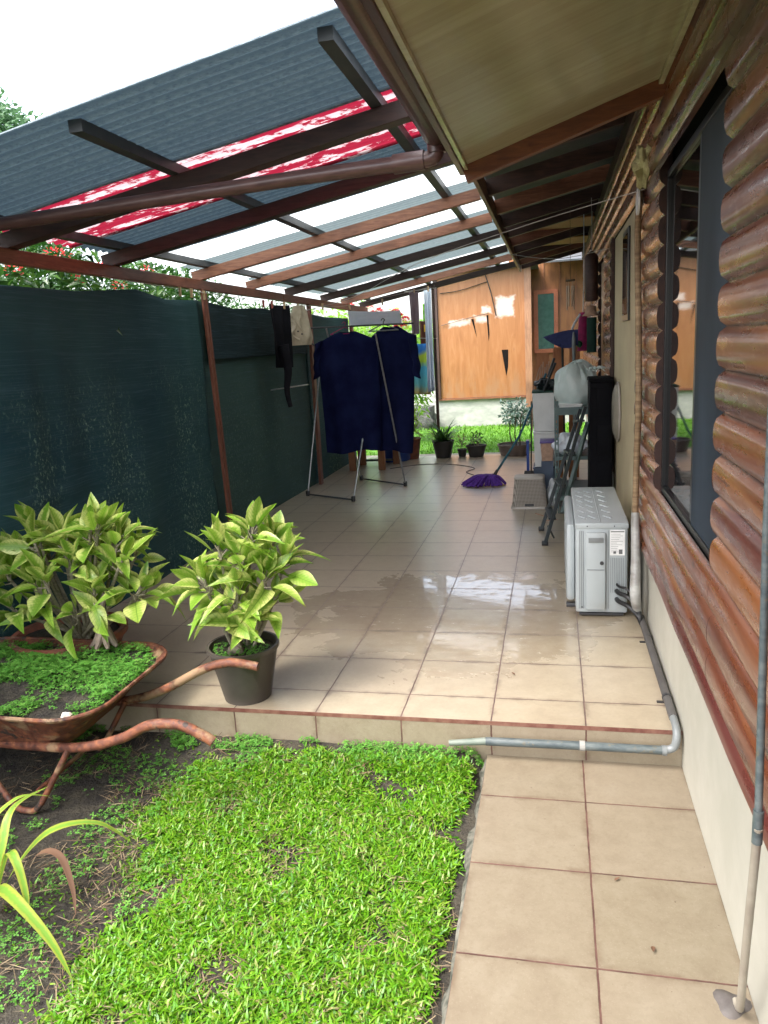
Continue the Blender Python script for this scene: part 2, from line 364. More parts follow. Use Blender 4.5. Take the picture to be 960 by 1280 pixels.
def sheetmat(name, c1, c2, trans, rough=.6, chip=None, tcol=None, nscale=60, rib_shade=None, ribs=None):
    t = NT(name); n = t.noise(t.pos((.35, 1, 1)), nscale, 5, .7); n2 = t.noise(t.pos((.3, 1, 1)), 3, 5, .6)
    col = t.ramp(n, [(.38, c1), (.62, c2)]); col = t.mix(t.step(n2, .45, .7, 0, .4), col, tuple(x*.55 for x in c1))
    if rib_shade:   # shading of the corrugation painted in, a dark stripe per wave
        y_ = t.n('ShaderNodeSeparateXYZ'); t.l(t.pos(), y_.inputs[0])
        w_ = t.math('SINE', t.math('MULTIPLY', y_.outputs[1], 2*math.pi/.076)); w_ = t.math('ADD', w_, t.math('MULTIPLY', t.math('SUBTRACT', n, .5), 2.2))
        col = t.mix(t.step(w_, .25, 1.1, 0, .85), col, rib_shade)
    if chip: 
        cm = t.step(t.noise(t.pos((.22, 1.6, 1)), 16, 6, .7), .55, .60)
        if ribs:
            yy = t.n('ShaderNodeSeparateXYZ'); t.l(t.pos(), yy.inputs[0]); ww = t.math('ADD', t.math('SINE', t.math('MULTIPLY', yy.outputs[1], 2*math.pi/.15)), t.math('MULTIPLY', t.math('SUBTRACT', t.noise(t.pos((.3, 1, 1)), 30, 5, .7), .5), 3.0))
            cm = t.math('MAXIMUM', cm, t.step(ww, .75, 1.0, 0, .9))
        col = t.mix(cm, col, chip)
    b = t.bsdf(col, rough, 0, .3); tr = t.n('ShaderNodeBsdfTranslucent')
    if chip: t.l(t.mix(cm, (tcol or c1), chip), tr.inputs[0]); 
    elif tcol: tr.inputs[0].default_value = (*tcol, 1)
    else: t.l(col, tr.inputs[0])
    return t.done(t.mixsh(trans, b, tr.outputs[0]))
M['sheet_dark'] = sheetmat('mouldy_grey_sheet', (.05, .07, .085), (.22, .27, .29), .28, tcol=(.050, .080, .100), nscale=75, rib_shade=(.04, .05, .055))
M['sheet_grey'] = sheetmat('grey_sheet', (.17, .20, .20), (.30, .32, .31), .40, tcol=(.20, .25, .25), rib_shade=(.10, .12, .12))
M['sheet_white'] = sheetmat('clear_white_sheet', (.78, .80, .78), (.62, .66, .62), .85, tcol=None, nscale=25, rib_shade=(.26, .22, .21))
M['sheet_red'] = sheetmat('peeling_red_sheet', (.30, .02, .03), (.18, .01, .02), .58, chip=(.56, .46, .46), tcol=(.24, .012, .03), rib_shade=None, ribs=(.62, .40, .40))
def netmat(name, c1, c2, sp_amt):
    t = NT(name); n = t.noise(t.pos(), 1.3, 4); col = t.ramp(n, [(.3, c1), (.7, c2)])
    s = t.noise(t.pos((1, 1, .8)), 46, 5, .75, .4); z = t.n('ShaderNodeSeparateXYZ'); t.l(t.pos(), z.inputs[0])
    patch = t.math('MULTIPLY', t.step(t.noise(t.pos((1, 1, .5)), 1.9, 3), .42, .62), t.step(z.outputs[2], 1.75, .9))
    m = t.math('MULTIPLY', t.step(s, .52, .70), t.math('MULTIPLY', patch, sp_amt)); col = t.mix(m, col, (.26, .42, .30))
    hz = t.noise(t.pos((.5, .5, 30)), 5, 6, .7); hz2 = t.noise(t.pos((30, 30, .4)), 4, 4)
    col = t.mix(t.step(hz, .48, .68, 0, .5), col, (.085, .15, .18))
    bmp = t.math('ADD', hz, t.math('MULTIPLY', hz2, .5))
    b = t.bsdf(col, .75, 0, .25, bmp, .004, .6); tr = t.n('ShaderNodeBsdfTranslucent'); tr.inputs[0].default_value = (.03, .085, .06, 1)
    return t.done(t.mixsh(.25, b, tr.outputs[0]))
M['net'] = netmat('green_shade_net', (.016, .058, .075), (.034, .090, .092), 1.7)
M['net2'] = netmat('faded_shade_net', (.040, .085, .082), (.060, .115, .10), .6)
M['net_flap'] = netmat('dark_net_flap', (.008, .024, .030), (.014, .036, .042), .1)
def rust():
    t = NT('rusty_steel'); n = t.noise(t.pos(), 22, 7, .65, .4); n2 = t.noise(t.pos(), 5, 5, .6)
    col = t.ramp(n, [(.32, (.035, .018, .014)), (.5, (.13, .045, .026)), (.68, (.26, .095, .04))])
    col = t.mix(t.step(n2, .52, .60, 0, .75), col, (.30, .20, .11)); col = t.mix(t.step(t.noise(t.pos(), 14, 5), .62, .68), col, (.04, .028, .022))
    return t.done(t.bsdf(col, t.step(n, .3, .7, .42, .8), .0, .4, n, .004, .9))
M['rust'] = rust()
M['clay'] = mat('old_terracotta', (.28, .09, .05), (.13, .055, .04), .8, 12, bump=.006, bscale=40)
def potmat():
    t = NT('dark_plastic_pot'); n = t.noise(t.pos(), 5, 5); col = t.ramp(n, [(.35, (.055, .045, .036)), (.65, (.085, .072, .058))])
    z = t.n('ShaderNodeSeparateXYZ'); t.l(t.pos(), z.inputs[0])
    w = t.math('ADD', t.math('ADD', t.math('MULTIPLY', z.outputs[0], 1.6), t.math('MULTIPLY', t.noise(t.pos(), 7, 4), .25)), t.math('MULTIPLY', z.outputs[2], .6))
    wetm = t.step(w, -2.215, -2.195); col = t.mix(t.math('MULTIPLY', wetm, .6), col, (.03, .024, .018))
    return t.done(t.bsdf(col, t.step(wetm, 0, 1, .55, .3), 0, .5, n, .001, .4))
M['pot'] = potmat()
M['pot_black'] = mat('black_nursery_pot', (.02, .02, .02), (.035, .032, .03), .5, 8)
M['pot_grey'] = mat('grey_planter', (.10, .075, .065), (.16, .12, .10), .6, 8)
M['leaf_main'] = leafmat('aglaonema_leaf', [(.20, .36, .035), (.27, .42, .05), (.14, .28, .025), (.34, .47, .08)], vein=(.09, .22, .02), edge=(.58, .62, .20), rough=.34, trans=.42)
M['stem'] = mat('grey_green_stem', (.17, .16, .10), (.28, .24, .18), .6, 25, stretch=(1, 1, 5))
M['root'] = mat('woody_root', (.30, .24, .18), (.14, .10, .08), .8, 25, bump=.004)
M['grass'] = leafmat('grass_blades', [(.030, .12, .004), (.10, .28, .007), (.06, .20, .005), (.155, .36, .012), (.10, .26, .008), (.22, .36, .03), (.13, .30, .010), (.30, .27, .11)], rough=.36, trans=.3)
M['grass_far'] = leafmat('far_grass_blades', [(.10, .26, .02), (.17, .36, .035)], rough=.5, trans=.4)
M['clover'] = leafmat('clover_leaves', [(.07, .24, .03), (.14, .36, .05), (.10, .30, .04), (.22, .43, .08)], rough=.45, trans=.35)
M['dry'] = leafmat('dry_stalks', [(.20, .13, .07), (.07, .045, .028), (.34, .26, .16), (.12, .08, .05)], rough=.8, trans=.1)
M['strap'] = leafmat('strap_leaf', [(.12, .30, .03), (.20, .38, .05), (.16, .34, .04)], vein=(.22, .36, .06), edge=(.36, .40, .06), rough=.35, trans=.35, vscale=0.1)
M['brown_leaf'] = leafmat('withered_leaf', [(.09, .04, .025), (.16, .09, .05)], rough=.7, trans=.1)
M['hedge'] = leafmat('hedge_leaves', [(.015, .06, .010), (.04, .12, .018), (.025, .085, .012), (.09, .20, .03)], rough=.3, trans=.35)
M['bright_leaf'] = leafmat('bright_leaves', [(.12, .30, .03), (.30, .50, .06), (.20, .42, .04)], rough=.4, trans=.5)
M['tree_leaf'] = leafmat('tree_leaves', [(.06, .15, .06), (.12, .24, .10), (.09, .19, .08)], rough=.5, trans=.4)
M['flower'] = leafmat('red_petals', [(.70, .05, .05), (.80, .12, .10), (.65, .03, .08)], rough=.5, trans=.4)
M['bark'] = mat('bark', (.12, .09, .06), (.06, .045, .03), .9, 10, bump=.01)
M['shrub_blue'] = leafmat('bluish_leaves', [(.05, .10, .08), (.12, .18, .15), (.08, .14, .11)], rough=.4, trans=.25)
def acmat():
    t = NT('painted_steel'); n = t.noise(t.pos(), 3, 5); col = t.ramp(n, [(.35, (.34, .375, .38)), (.7, (.385, .42, .425))])
    z = t.n('ShaderNodeSeparateXYZ'); t.l(t.pos(), z.inputs[0]); d = t.math('MULTIPLY', t.step(z.outputs[2], .14, .0), t.step(t.noise(t.pos(), 16, 5), .35, .7))
    col = t.mix(t.math('MULTIPLY', d, .5), col, (.26, .21, .15)); return t.done(t.bsdf(col, .38, 0, .5))
M['ac'] = acmat()
M['ac_dark'] = mat('dark_plastic', (.03, .03, .032), rough=.4)
M['grey_plastic'] = mat('light_grey_plastic', (.20, .215, .215), rough=.4)
M['white_plastic'] = mat('white_plastic', (.72, .72, .70), (.64, .64, .62), .35)
M['paper'] = mat('white_sticker', (.78, .78, .76), rough=.5)
M['print'] = mat('sticker_print', (.12, .12, .12), rough=.6)
M['hose'] = mat('black_rubber', (.012, .012, .012), rough=.45)
M['conduit'] = mat('dark_grey_conduit', (.055, .05, .048), (.085, .08, .075), .5, 8)
def galv():
    t = NT('weathered_pvc_pipe'); n = t.noise(t.pos((1, 3, 3)), 12, 6, .65); col = t.ramp(n, [(.33, (.04, .055, .06)), (.5, (.075, .093, .095)), (.7, (.13, .145, .14))])
    col = t.mix(t.step(t.noise(t.pos(), 30, 4), .60, .68, 0, .6), col, (.13, .11, .07)); return t.done(t.bsdf(col, .45, 0, .5, n, .001, .5))
M['galv'] = galv()
M['tape'] = mat('silver_tape', (.42, .42, .40), (.22, .21, .19), .35, 9, stretch=(1, 1, 2))
def lagmat():
    t = NT('aged_lagging'); p = t.pos((1, 1, 9)); n = t.noise(p, 6, 5); n2 = t.noise(t.pos(), 9, 5)
    col = t.ramp(n, [(.35, (.16, .10, .055)), (.65, (.30, .21, .12))]); col = t.mix(t.step(n2, .55, .7, 0, .5), col, (.10, .065, .04))
    return t.done(t.bsdf(col, .7, 0, .3, n, .004, .7))
M['lag'] = lagmat()
M['foam'] = mat('yellowed_foam', (.40, .37, .16), (.24, .21, .09), .8, 25, bump=.01)
M['navy'] = mat('navy_cloth', (.0035, .005, .030), (.008, .012, .050), .92, 5, bump=.003, bscale=220, spec=.1)
M['navy2'] = mat('navy_cloth_lighter', (.004, .006, .030), (.008, .011, .048), .92, 5, bump=.003, bscale=220, spec=.1)
M['black_cloth'] = mat('black_cloth', (.008, .008, .010), (.014, .014, .018), .95, 6, spec=.1)
M['beige_cloth'] = mat('beige_canvas', (.52, .45, .33), (.40, .34, .24), .9, 12, bump=.003, bscale=120)
M['white_cloth'] = mat('white_cloth', (.74, .76, .78), (.60, .64, .70), .9, 6, bump=.003, bscale=100)
M['grey_cloth'] = mat('grey_cloth', (.34, .30, .33), (.26, .23, .26), .9, 8)
M['metal_rod'] = mat('rack_steel', (.30, .31, .32), (.42, .43, .44), .3, 30, metal=.6)
M['line'] = mat('washing_line', (.42, .40, .36), rough=.7)
M['peg'] = mat('wooden_peg', (.48, .32, .16), (.60, .44, .26), .7, 40)
M['peg_red'] = mat('pink_peg', (.50, .12, .10), rough=.5)
M['purple'] = mat('purple_microfibre', (.055, .012, .17), (.11, .03, .30), .9, 40, bump=.004, bscale=200)
M['teal'] = mat('teal_handle', (.01, .10, .14), rough=.35)
M['wicker'] = None
def wickermat():
    t = NT('woven_plastic'); g = t.n('ShaderNodeTexCoord').outputs['Object']
    q = t.n('ShaderNodeSeparateXYZ'); t.l(g, q.inputs[0]); xy = t.math('ADD', q.outputs[0], q.outputs[1])
    d = t.math('MULTIPLY', t.math('SINE', t.math('MULTIPLY', t.math('ADD', xy, q.outputs[2]), 230)), t.math('SINE', t.math('MULTIPLY', t.math('SUBTRACT', xy, q.outputs[2]), 230)))
    col = t.ramp(t.math('ADD', t.math('MULTIPLY', d, .5), .5), [(.15, (.13, .11, .09)), (.45, (.36, .32, .27)), (.9, (.46, .41, .35))])
    return t.done(t.bsdf(col, .5, 0, .5, d, .004, .8))
M['wicker'] = wickermat()
M['taupe'] = mat('taupe_plastic', (.44, .40, .35), (.38, .34, .29), .45)
def bagmat(name, c1, c2, tr_amt=.35):
    t = NT(name); n = t.noise(t.pos(), 9, 5, .6, .5); col = t.ramp(n, [(.3, c1), (.7, c2)]); b = t.bsdf(col, .3, 0, .5, t.noise(t.pos((1, 1, .5)), 30, 4), .006, .7)
    q = t.n('ShaderNodeBsdfTranslucent'); t.l(col, q.inputs[0]); return t.done(t.mixsh(tr_amt, b, q.outputs[0]))
M['bag'] = bagmat('pale_green_plastic', (.66, .76, .73), (.78, .86, .83), .35)
M['bag_white'] = bagmat('white_plastic_film', (.66, .68, .70), (.78, .80, .80))
M['green_steel'] = mat('green_painted_steel', (.07, .115, .11), (.10, .15, .14), .45, 10)
M['dark_green_steel'] = mat('dark_ladder_paint', (.008, .014, .016), (.016, .024, .026), .4, 10)
M['cabinet'] = mat('black_lacquer', (.004, .004, .006), rough=.8, spec=.15)
M['slate'] = mat('slate_blue_plastic', (.06, .085, .13), rough=.5)
M['blue'] = mat('blue_plastic', (.01, .05, .28), (.015, .07, .34), .4, 5)
M['violet'] = mat('violet_plastic', (.10, .06, .26), rough=.4)
M['magenta'] = mat('magenta_fabric', (.42, .012, .13), (.25, .01, .08), .7, 25)
M['green_plastic'] = mat('green_plastic', (.02, .18, .06), rough=.4)
M['dark_green'] = mat('dark_green_fabric', (.012, .05, .035), rough=.8)
M['navy_broom'] = mat('navy_bristles', (.012, .018, .09), (.02, .03, .13), .7, 30)
M['straw'] = mat('straw', (.50, .32, .22), (.36, .22, .15), .8, 30)
M['bench'] = woodmat('bench_wood', (.24, .09, .035), (.42, .19, .075), (8, 8, 1))
M['plank'] = woodmat('orange_planks', (.34, .12, .04), (.48, .20, .075), (6, 6, .6), .6, 4)
def plymat():
    t = NT('weathered_plywood'); n = t.noise(t.pos((4, 4, .5)), 3, 7, .6, 1.2); n2 = t.noise(t.pos((1, 1, .6)), 2.2, 6, .7); n3 = t.noise(t.pos((1, 1, .4)), 11, 6, .7, .6)
    col = t.ramp(n, [(.3, (.26, .103, .033)), (.55, (.325, .14, .05)), (.75, (.38, .185, .08))])
    col = t.mix(t.step(n2, .5, .72, 0, .5), col, (.34, .13, .045)); col = t.mix(t.step(n3, .60, .72, 0, .6), col, (.24, .10, .045))
    z = t.n('ShaderNodeSeparateXYZ'); t.l(t.pos(), z.inputs[0]); low = t.math('MULTIPLY', t.step(z.outputs[2], 1.25, .6), t.step(t.noise(t.pos((1, 1, .3)), 7, 6, .7), .42, .62))
    col = t.mix(t.math('MULTIPLY', low, .7), col, (.30, .17, .09))
    nn = t.math('MULTIPLY', t.math('SUBTRACT', t.noise(t.pos(), 6, 5, .65), .5), .22); glare = None
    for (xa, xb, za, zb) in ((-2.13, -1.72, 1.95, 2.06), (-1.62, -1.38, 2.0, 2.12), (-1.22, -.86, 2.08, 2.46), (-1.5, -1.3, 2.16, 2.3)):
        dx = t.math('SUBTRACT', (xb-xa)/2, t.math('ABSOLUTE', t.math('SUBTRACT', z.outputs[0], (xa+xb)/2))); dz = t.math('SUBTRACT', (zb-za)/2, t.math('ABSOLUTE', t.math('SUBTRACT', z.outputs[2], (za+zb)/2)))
        q = t.step(t.math('ADD', t.math('MINIMUM', dx, dz), nn), -.03, .05); glare = q if glare is None else t.math('MAXIMUM', glare, q)
    col = t.mix(t.math('MULTIPLY', glare, t.step(z.outputs[1], 12.6, 12.5)), col, t.mix(.45, (.80, .74, .68), col))   # glossy reflections on the plywood, painted in as pale patches
    return t.done(t.bsdf(col, .45, 0, .5, n, .002, .4))
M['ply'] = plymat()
M['shiny_patch'] = mat('pale_pebble', (.80, .72, .66), (.70, .52, .40), .35, 6)
M['block'] = mat('painted_blockwork', (.50, .50, .46), (.34, .35, .32), .8, 5, bump=.004, stretch=(1, 1, 2))
M['dark_cut'] = mat('dark_tear', (.01, .008, .007), rough=.9, spec=.1)
M['green_glass'] = mat('green_window_glass', (.03, .10, .08), (.05, .14, .11), .2, 12)
M['rock'] = mat('dark_rock', (.05, .05, .05), (.12, .12, .11), .9, 12, bump=.03)
M['roof_house'] = mat('house_roof_metal', (.05, .055, .06), (.09, .09, .09), .6, 4)
def towelmat():
    t = NT('colourful_beach_towel'); z = t.n('ShaderNodeSeparateXYZ'); t.l(t.pos(), z.inputs[0]); n = t.noise(t.pos(), 5, 2)
    f = t.math('ADD', t.math('MULTIPLY', t.math('SUBTRACT', z.outputs[2], .95), 1.0), t.math('MULTIPLY', t.math('SUBTRACT', n, .5), .35))
    col = t.ramp(f, [(.0, (.36, .30, .10)), (.14, (.10, .38, .42)), (.34, (.06, .36, .55)), (.42, (.36, .55, .04)), (.54, (.45, .60, .05)), (.62, (.02, .16, .50)), (.8, (.03, .30, .62))])
    return t.done(t.bsdf(col, .8))
M['towel'] = towelmat()
M['sky_cloth'] = mat('pale_blue_cloth', (.42, .55, .72), (.70, .76, .80), .9, 4, stretch=(5, 5, .4))
M['brass'] = mat('bamboo_chime', (.50, .40, .30), (.36, .26, .18), .5)

# ------------------------------------------------------------------ ground, path, patio
def gz(x, y):
    t_ = min(1, max(0, (y+.62)/.36)); return -.215+(.070*t_*t_*(3-2*t_)*min(1, max(0, (-.43-x)/.05)))
def ground():
    def z(x, y):
        if y < 1: return gz(x, y)+mnoise.noise(Vector((x*2.5, y*2.5, 0)))*.012
        far = min(1, max(0, (y-7.6)/.5)); n = mnoise.noise(Vector((x*1.5, y*1.5, 0)))*.03
        return (-.215+n)*(1-far)+(-.06)*far
    xs = np.concatenate([[-250, -60, -20, -8], np.linspace(-4.5, .6, 60), [3, 8, 20, 60, 250]]); ys = np.concatenate([[-250, -60, -15, -6], np.linspace(-3.6, 8.2, 110), [12, 20, 60, 250]])
    m = MB(); vs = [(x, y, z(x, y)) for y in ys for x in xs]; n = len(xs)
    fs = [(j*n+i, j*n+i+1, (j+1)*n+i+1, (j+1)*n+i) for j in range(len(ys)-1) for i in range(n-1)]
    m.add(vs, fs); return tag(m.build('soil_ground', M['soil'], smooth=True), kind='structure')
ground()
m = MB(); m.box(-.42, .385, -4.6, -.229, -.3, -.157); tag(m.build('path', M['path']), kind='structure')
m = MB()  # rough concrete edge of the path
m.grid(lambda u, v: (-.4195-.035*(.5+.9*mnoise.noise(Vector((v*34, u*2, 1))))*math.sin(u*math.pi/2), -4.4+v*4.15, -.162-.06*u+.016*mnoise.noise(Vector((v*45, u*3, 5)))*(u>0)), 4, 160)
tag(m.build('path_edge', mat('mossy_edge', (.035, .04, .028), (.16, .15, .12), .9, 24, bump=.006), smooth=True), kind='structure')
m = MB(); m.box(-3.6, .385, -.224, 7.85, -.3, 0); tag(m.build('patio', M['patio']), kind='structure')
m = MB(); m.box(-3.6, .385, -.228, -.2242, -.3, -.016); tag(m.build('patio_riser', M['riser']), kind='structure')
m = MB(); m.box(-3.6, .385, -.229, -.2236, -.0155, .0015); tag(m.build('patio_edge_joint', M['nosing']), kind='structure')
m = MB(); m.box(-4, 3, 7.86, 8.35, -.2, -.045); tag(m.build('kerb_strip', M['concrete']), kind='structure')
m = MB(); m.box(-12, 6, 8.36, 12.2, -.2, -.05); tag(m.build('back_lawn_ground', mat('back_lawn', (.08, .22, .02), (.13, .30, .03), .9, 12)), kind='structure')

# grass: the lawn
POLY = [(-.40, -.20), (-1.25, -.20), (-1.74, -.40), (-1.86, -.75), (-1.74, -1.05), (-1.54, -1.30), (-1.62, -1.52), (-1.56, -1.80), (-1.5, -3.6), (-.40, -3.6)]
def inside(px, py, poly):
    c = np.zeros(len(px), bool); n = len(poly); j = n-1
    for i in range(n):
        xi, yi = poly[i]; xj, yj = poly[j]
        c ^= ((yi > py) != (yj > py)) & (px < (xj-xi)*(py-yi)/(yj-yi+1e-12)+xi); j = i
    return c
def pdist(px, py, poly):
    d = np.full(len(px), 9.0); n = len(poly)
    for i in range(n):
        ax, ay = poly[i]; bx, by = poly[(i+1) % n]; vx, vy = bx-ax, by-ay; t = np.clip(((px-ax)*vx+(py-ay)*vy)/(vx*vx+vy*vy), 0, 1)
        d = np.minimum(d, np.hypot(px-ax-t*vx, py-ay-t*vy))
    return d
def nz(px, py, s, o=0.0): return np.array([mnoise.noise(Vector((a*s+o, b*s, o))) for a, b in zip(px, py)])
def lawn():
    n = 120000; px = rng.uniform(-2.0, -.42, n); py = rng.uniform(-2.1, -.22, n)
    ins = inside(px, py, POLY); d = pdist(px, py, POLY); nn = nz(px, py, 7); n2 = nz(px, py, 2.2, 4)
    sc = np.where(ins, d, -d)+.07*nn+.05*n2
    pr = np.clip((sc+.05)/.16, 0, 1)**1.4; pr *= np.clip(1.1+.9*nn, .3, 1)*np.clip(1.35+2.6*nz(px, py, 5, 31), .22, 1); pr = pr*np.clip((-.462-px+.05*nn)/.05, .0, 1)*np.clip((-.275-py+.05*nn)/.07, .04, 1)
    pr = np.where((~ins) & (d > .02), np.maximum(pr, .03), pr)
    k = rng.random(n) < pr; px, py, pr = px[k], py[k], pr[k]; n = len(px)
    a = rng.uniform(0, 2*np.pi, n); el = np.radians(rng.uniform(8, 62, n))
    d3 = np.stack([np.cos(a)*np.cos(el), np.sin(a)*np.cos(el), np.sin(el)], 1); F = frames(d3, roll=rng.normal(0, .35, n))
    L = rng.uniform(.016, .046, n)*(.6+.4*np.clip(pr, 0, 1)); Wd = rng.uniform(.026, .070, n)
    z = np.array([gz(a_, b_) for a_, b_ in zip(px, py)])+rng.uniform(0, .020, n)*np.clip(pr, .2, 1)
    loc = np.stack([px, py, z], 1); g = []
    tm = [blade_tmpl(1.0, .35), blade_tmpl(1.0, .7), blade_tmpl(1.0, .1, 2)]
    w = rng.integers(0, 3, n)
    for i in range(3):
        q = w == i; g.append((tm[i], F[q], loc[q], np.stack([Wd[q]*.14, L[q], L[q]], 1)))
    tag(scatter('lawn_grass', g, M['grass']), 'bright green broad-bladed lawn growing between the soil bed and the tiled path', 'grass', kind='stuff')
    # dry thatch and straw on the soil
    n = 11000; px = rng.uniform(-3.0, -.42, n); py = rng.uniform(-2.1, -.235, n); a = rng.uniform(0, 6.28, n); el = rng.uniform(-.02, .22, n)
    q = nz(px, py, 3, 9) > -.1; px, py, a, el = px[q], py[q], a[q], el[q]; n = len(px)
    d3 = np.stack([np.cos(a), np.sin(a), el], 1)
    tag(scatter('dry_stalks', [(blade_tmpl(1, .1, 2), frames(d3, roll=rng.normal(0, .5, n)), np.stack([px, py, np.array([gz(a_, b_) for a_, b_ in zip(px, py)])+.006+rng.uniform(0, .014, n)], 1), np.stack([rng.uniform(.0010, .0045, n), L2 := rng.uniform(.02, .10, n)**1.0, L2], 1))], M['dry']),
        'dry brown stalks and dead leaves scattered over the dark soil', 'debris', kind='stuff')
lawn()
def trefoil():
    v = [(0, 0, 0)]; f = []; uv = [(.5, .5)]
    for k in range(3):
        a = k*2.094; c, s_ = math.cos(a), math.sin(a); o = len(v)
        for (x, y, z) in ((.35, .5, .05), (0, 1, .0), (-.35, .5, .05)): v.append((x*c-y*s_, x*s_+y*c, z)); uv.append((.5, .5))
        f.append((0, o, o+1, o+2))
    return np.array(v), f, uv
TREF = trefoil()
def clover_patch(name, n, pt, zf, size, label, cat, parent=None, keep=None):
    p = pt(n); 
    if keep is not None: p = p[keep(p)]
    n = len(p); d = sph(n)*.45; d[:, 2] = 0; nrm = np.stack([d[:, 0], d[:, 1], np.ones(n)], 1); a = rng.uniform(0, 6.28, n)
    side = np.stack([np.cos(a), np.sin(a), -(np.cos(a)*nrm[:, 0]+np.sin(a)*nrm[:, 1])], 1)
    F = frames(side, up=nrm/np.linalg.norm(nrm, axis=1, keepdims=True))
    o = scatter(name, [(TREF, F, np.stack([p[:, 0], p[:, 1], zf(p)], 1), rng.uniform(size[0], size[1], n))], M['clover'], parent, smooth=False)
    return o
# small weeds on the soil and along the riser
def weeds():
    def pt(n):
        a = np.stack([rng.uniform(-2.9, -.42, n), -.24-np.abs(rng.normal(0, .11, n))], 1); b = np.stack([rng.uniform(-2.4, -1.4, n), rng.uniform(-2.0, -.3, n)], 1)
        return np.concatenate([a, b])
    o = clover_patch('ground_weeds', 7500, pt, lambda p: np.array([gz(a_, b_) for a_, b_ in p])+.004+rng.uniform(0, .03, len(p)), (.004, .013), '', '', keep=lambda p: (nz(p[:, 0], p[:, 1], 5, 2)+nz(p[:, 0], p[:, 1], 14, 3)*.6) > .06)
    tag(o, 'tiny dark green weeds dotted over the bare soil and along the patio step', 'weeds', kind='stuff')
weeds()
def back_lawn():
    n = 14000; px = rng.uniform(-5, 1.5, n); py = rng.uniform(8.36, 12.15, n); a = rng.uniform(0, 6.28, n); el = np.radians(rng.uniform(30, 80, n))
    d3 = np.stack([np.cos(a)*np.cos(el), np.sin(a)*np.cos(el), np.sin(el)], 1)
    tag(scatter('back_lawn_grass', [(blade_tmpl(.25, .3, 2), frames(d3), np.stack([px, py, np.full(n, -.05)], 1), rng.uniform(.05, .1, n))], M['grass_far']),
        'strip of bright lawn behind the patio in front of the plywood shack', 'grass', kind='stuff')
back_lawn()

# ------------------------------------------------------------------ the log house
H = thing('log_house', (.6, 2.5, 0), 'varnished brown log house with cream plinth, black window and beige boarded soffit', 'house')
LP, LZ = .125, .368
def logs(mb, y0, y1, z0, z1, x0=.370, bulge=.027):
    ny = max(2, int((y1-y0)/.06)); prof = []
    z = z0
    k0 = int(math.floor((z0-LZ)/LP+1e-6)); k1 = int(math.ceil((z1-LZ)/LP-1e-6))
    for k in range(k0, k1):
        for i in range(9):
            zz = LZ+(k+i/8)*LP
            if zz < z0-1e-6 or zz > z1+1e-6: continue
            if i == 8 and k < k1-1: continue
            t = (i/8-.5)*2; x = x0-bulge*math.sqrt(max(0, 1-(abs(t))**2.4))
            prof.append((x, zz))
    o = len(mb.v); n = len(prof)
    for j in range(ny+1):
        y = y0+(y1-y0)*j/ny
        for x, zz in prof:
            w_ = mnoise.noise(Vector((y*2.2, math.floor((zz-LZ)/LP-1e-4)*3.1, 0)))*.003
            mb.v.append((x+w_*((x0-x)/bulge), y, zz+.3*w_))
    for j in range(ny):
        for i in range(n-1): mb.f.append((o+j*n+i, o+j*n+i+1, o+(j+1)*n+i+1, o+(j+1)*n+i))
    for y in (y0, y1):   # end grain back to the wall
        mb = ENDS; o2 = len(mb.v)
        for x, zz in prof: mb.v.append((x, y, zz)); mb.v.append((x0+.03, y, zz))
        for i in range(n-1):
            q = (o2+2*i, o2+2*i+1, o2+2*i+3, o2+2*i+2); mb.f.append(q if y == y1 else q[::-1])
    return mb
ENDS = MB()
WY0, WY1, WZ0, WZ1 = -.85, .50, .868, 2.243+.055
m = MB()
logs(m, -4.6, WY0, .44, 2.993); logs(m, WY0+.001, WY1-.001, .44, WZ0); logs(m, WY0+.001, WY1-.001, LZ+15.5*LP, 2.993)
logs(m, WY1, 1.45, .44, 2.993); logs(m, 1.451, 3.50, LZ+16*LP, 2.993); logs(m, 3.52, 4.40, .44, 2.993); logs(m, 4.401, 5.30, LZ+16*LP, 2.993); logs(m, 5.301, 9.6, .44, 2.993)
nf = len(m.f); m.add(ENDS.v, ENDS.f); lw = m.build('log_wall', M['log'], H, smooth=True); lw.data.materials.append(M['log_end'])
for p_ in lw.data.polygons[nf:]: p_.material_index = 1
m = MB(); m.box(.386, .5, -4.6, 1.47, -.3, .44); m.box(.386, .5, 3.5, 9.6, -.3, .44); m.build('plinth', M['plinth'], H, bevel=.004)
m = MB(); m.box(.380, .5, 1.455, 3.495, -.28, LZ+16*LP-.003); m.build('plaster_wall', M['plaster'], H)
m = MB(); m.box(.352, .372, 3.497, 3.519, 0, 2.37); m.build('corner_trim', M['rafter_dark'], H)
m = MB()  # wall body behind the cladding, with a hole behind the window
m.box(.41, .55, -4.6, WY0-.001, .44, 3.0); m.box(.41, .55, WY1+.001, 9.6, .44, 3.0); m.box(.41, .55, WY0, WY1, .44, WZ0-.001); m.box(.41, .55, WY0, WY1, WZ1+.001, 3.0)
m.box(.56, 4.5, 9.45, 9.6, -.3, 3.0); m.box(4.4, 4.5, -4.6, 9.4, -.3, 3.0); m.build('wall_core', M['interior'], H)
win = MB(); f = .030
for (a, b, c, d) in ((WY0, WY1, WZ0, WZ0+f), (WY0, WY1, WZ1-f, WZ1), (WY0, WY0+f, WZ0+f, WZ1-f), (WY1-f, WY1, WZ0+f, WZ1-f)): win.box(.376, .425, a, b, c, d)
wf = win.build('window', M['black_frame'], H, bevel=.002)
m = MB(); m.box(.384, .398, -.300, -.245, WZ0+f, WZ1-f); m.build('sash_bar', M['black_frame'], wf, bevel=.002)
t = NT('dark_window_glass'); M['glass'] = t.done(t.bsdf((.004, .004, .005), .03, 0, .9))
m = MB(); m.box(.391, .394, -.245, WY1-f, WZ0+f, WZ1-f); m.build('glass_pane', M['glass'], wf)
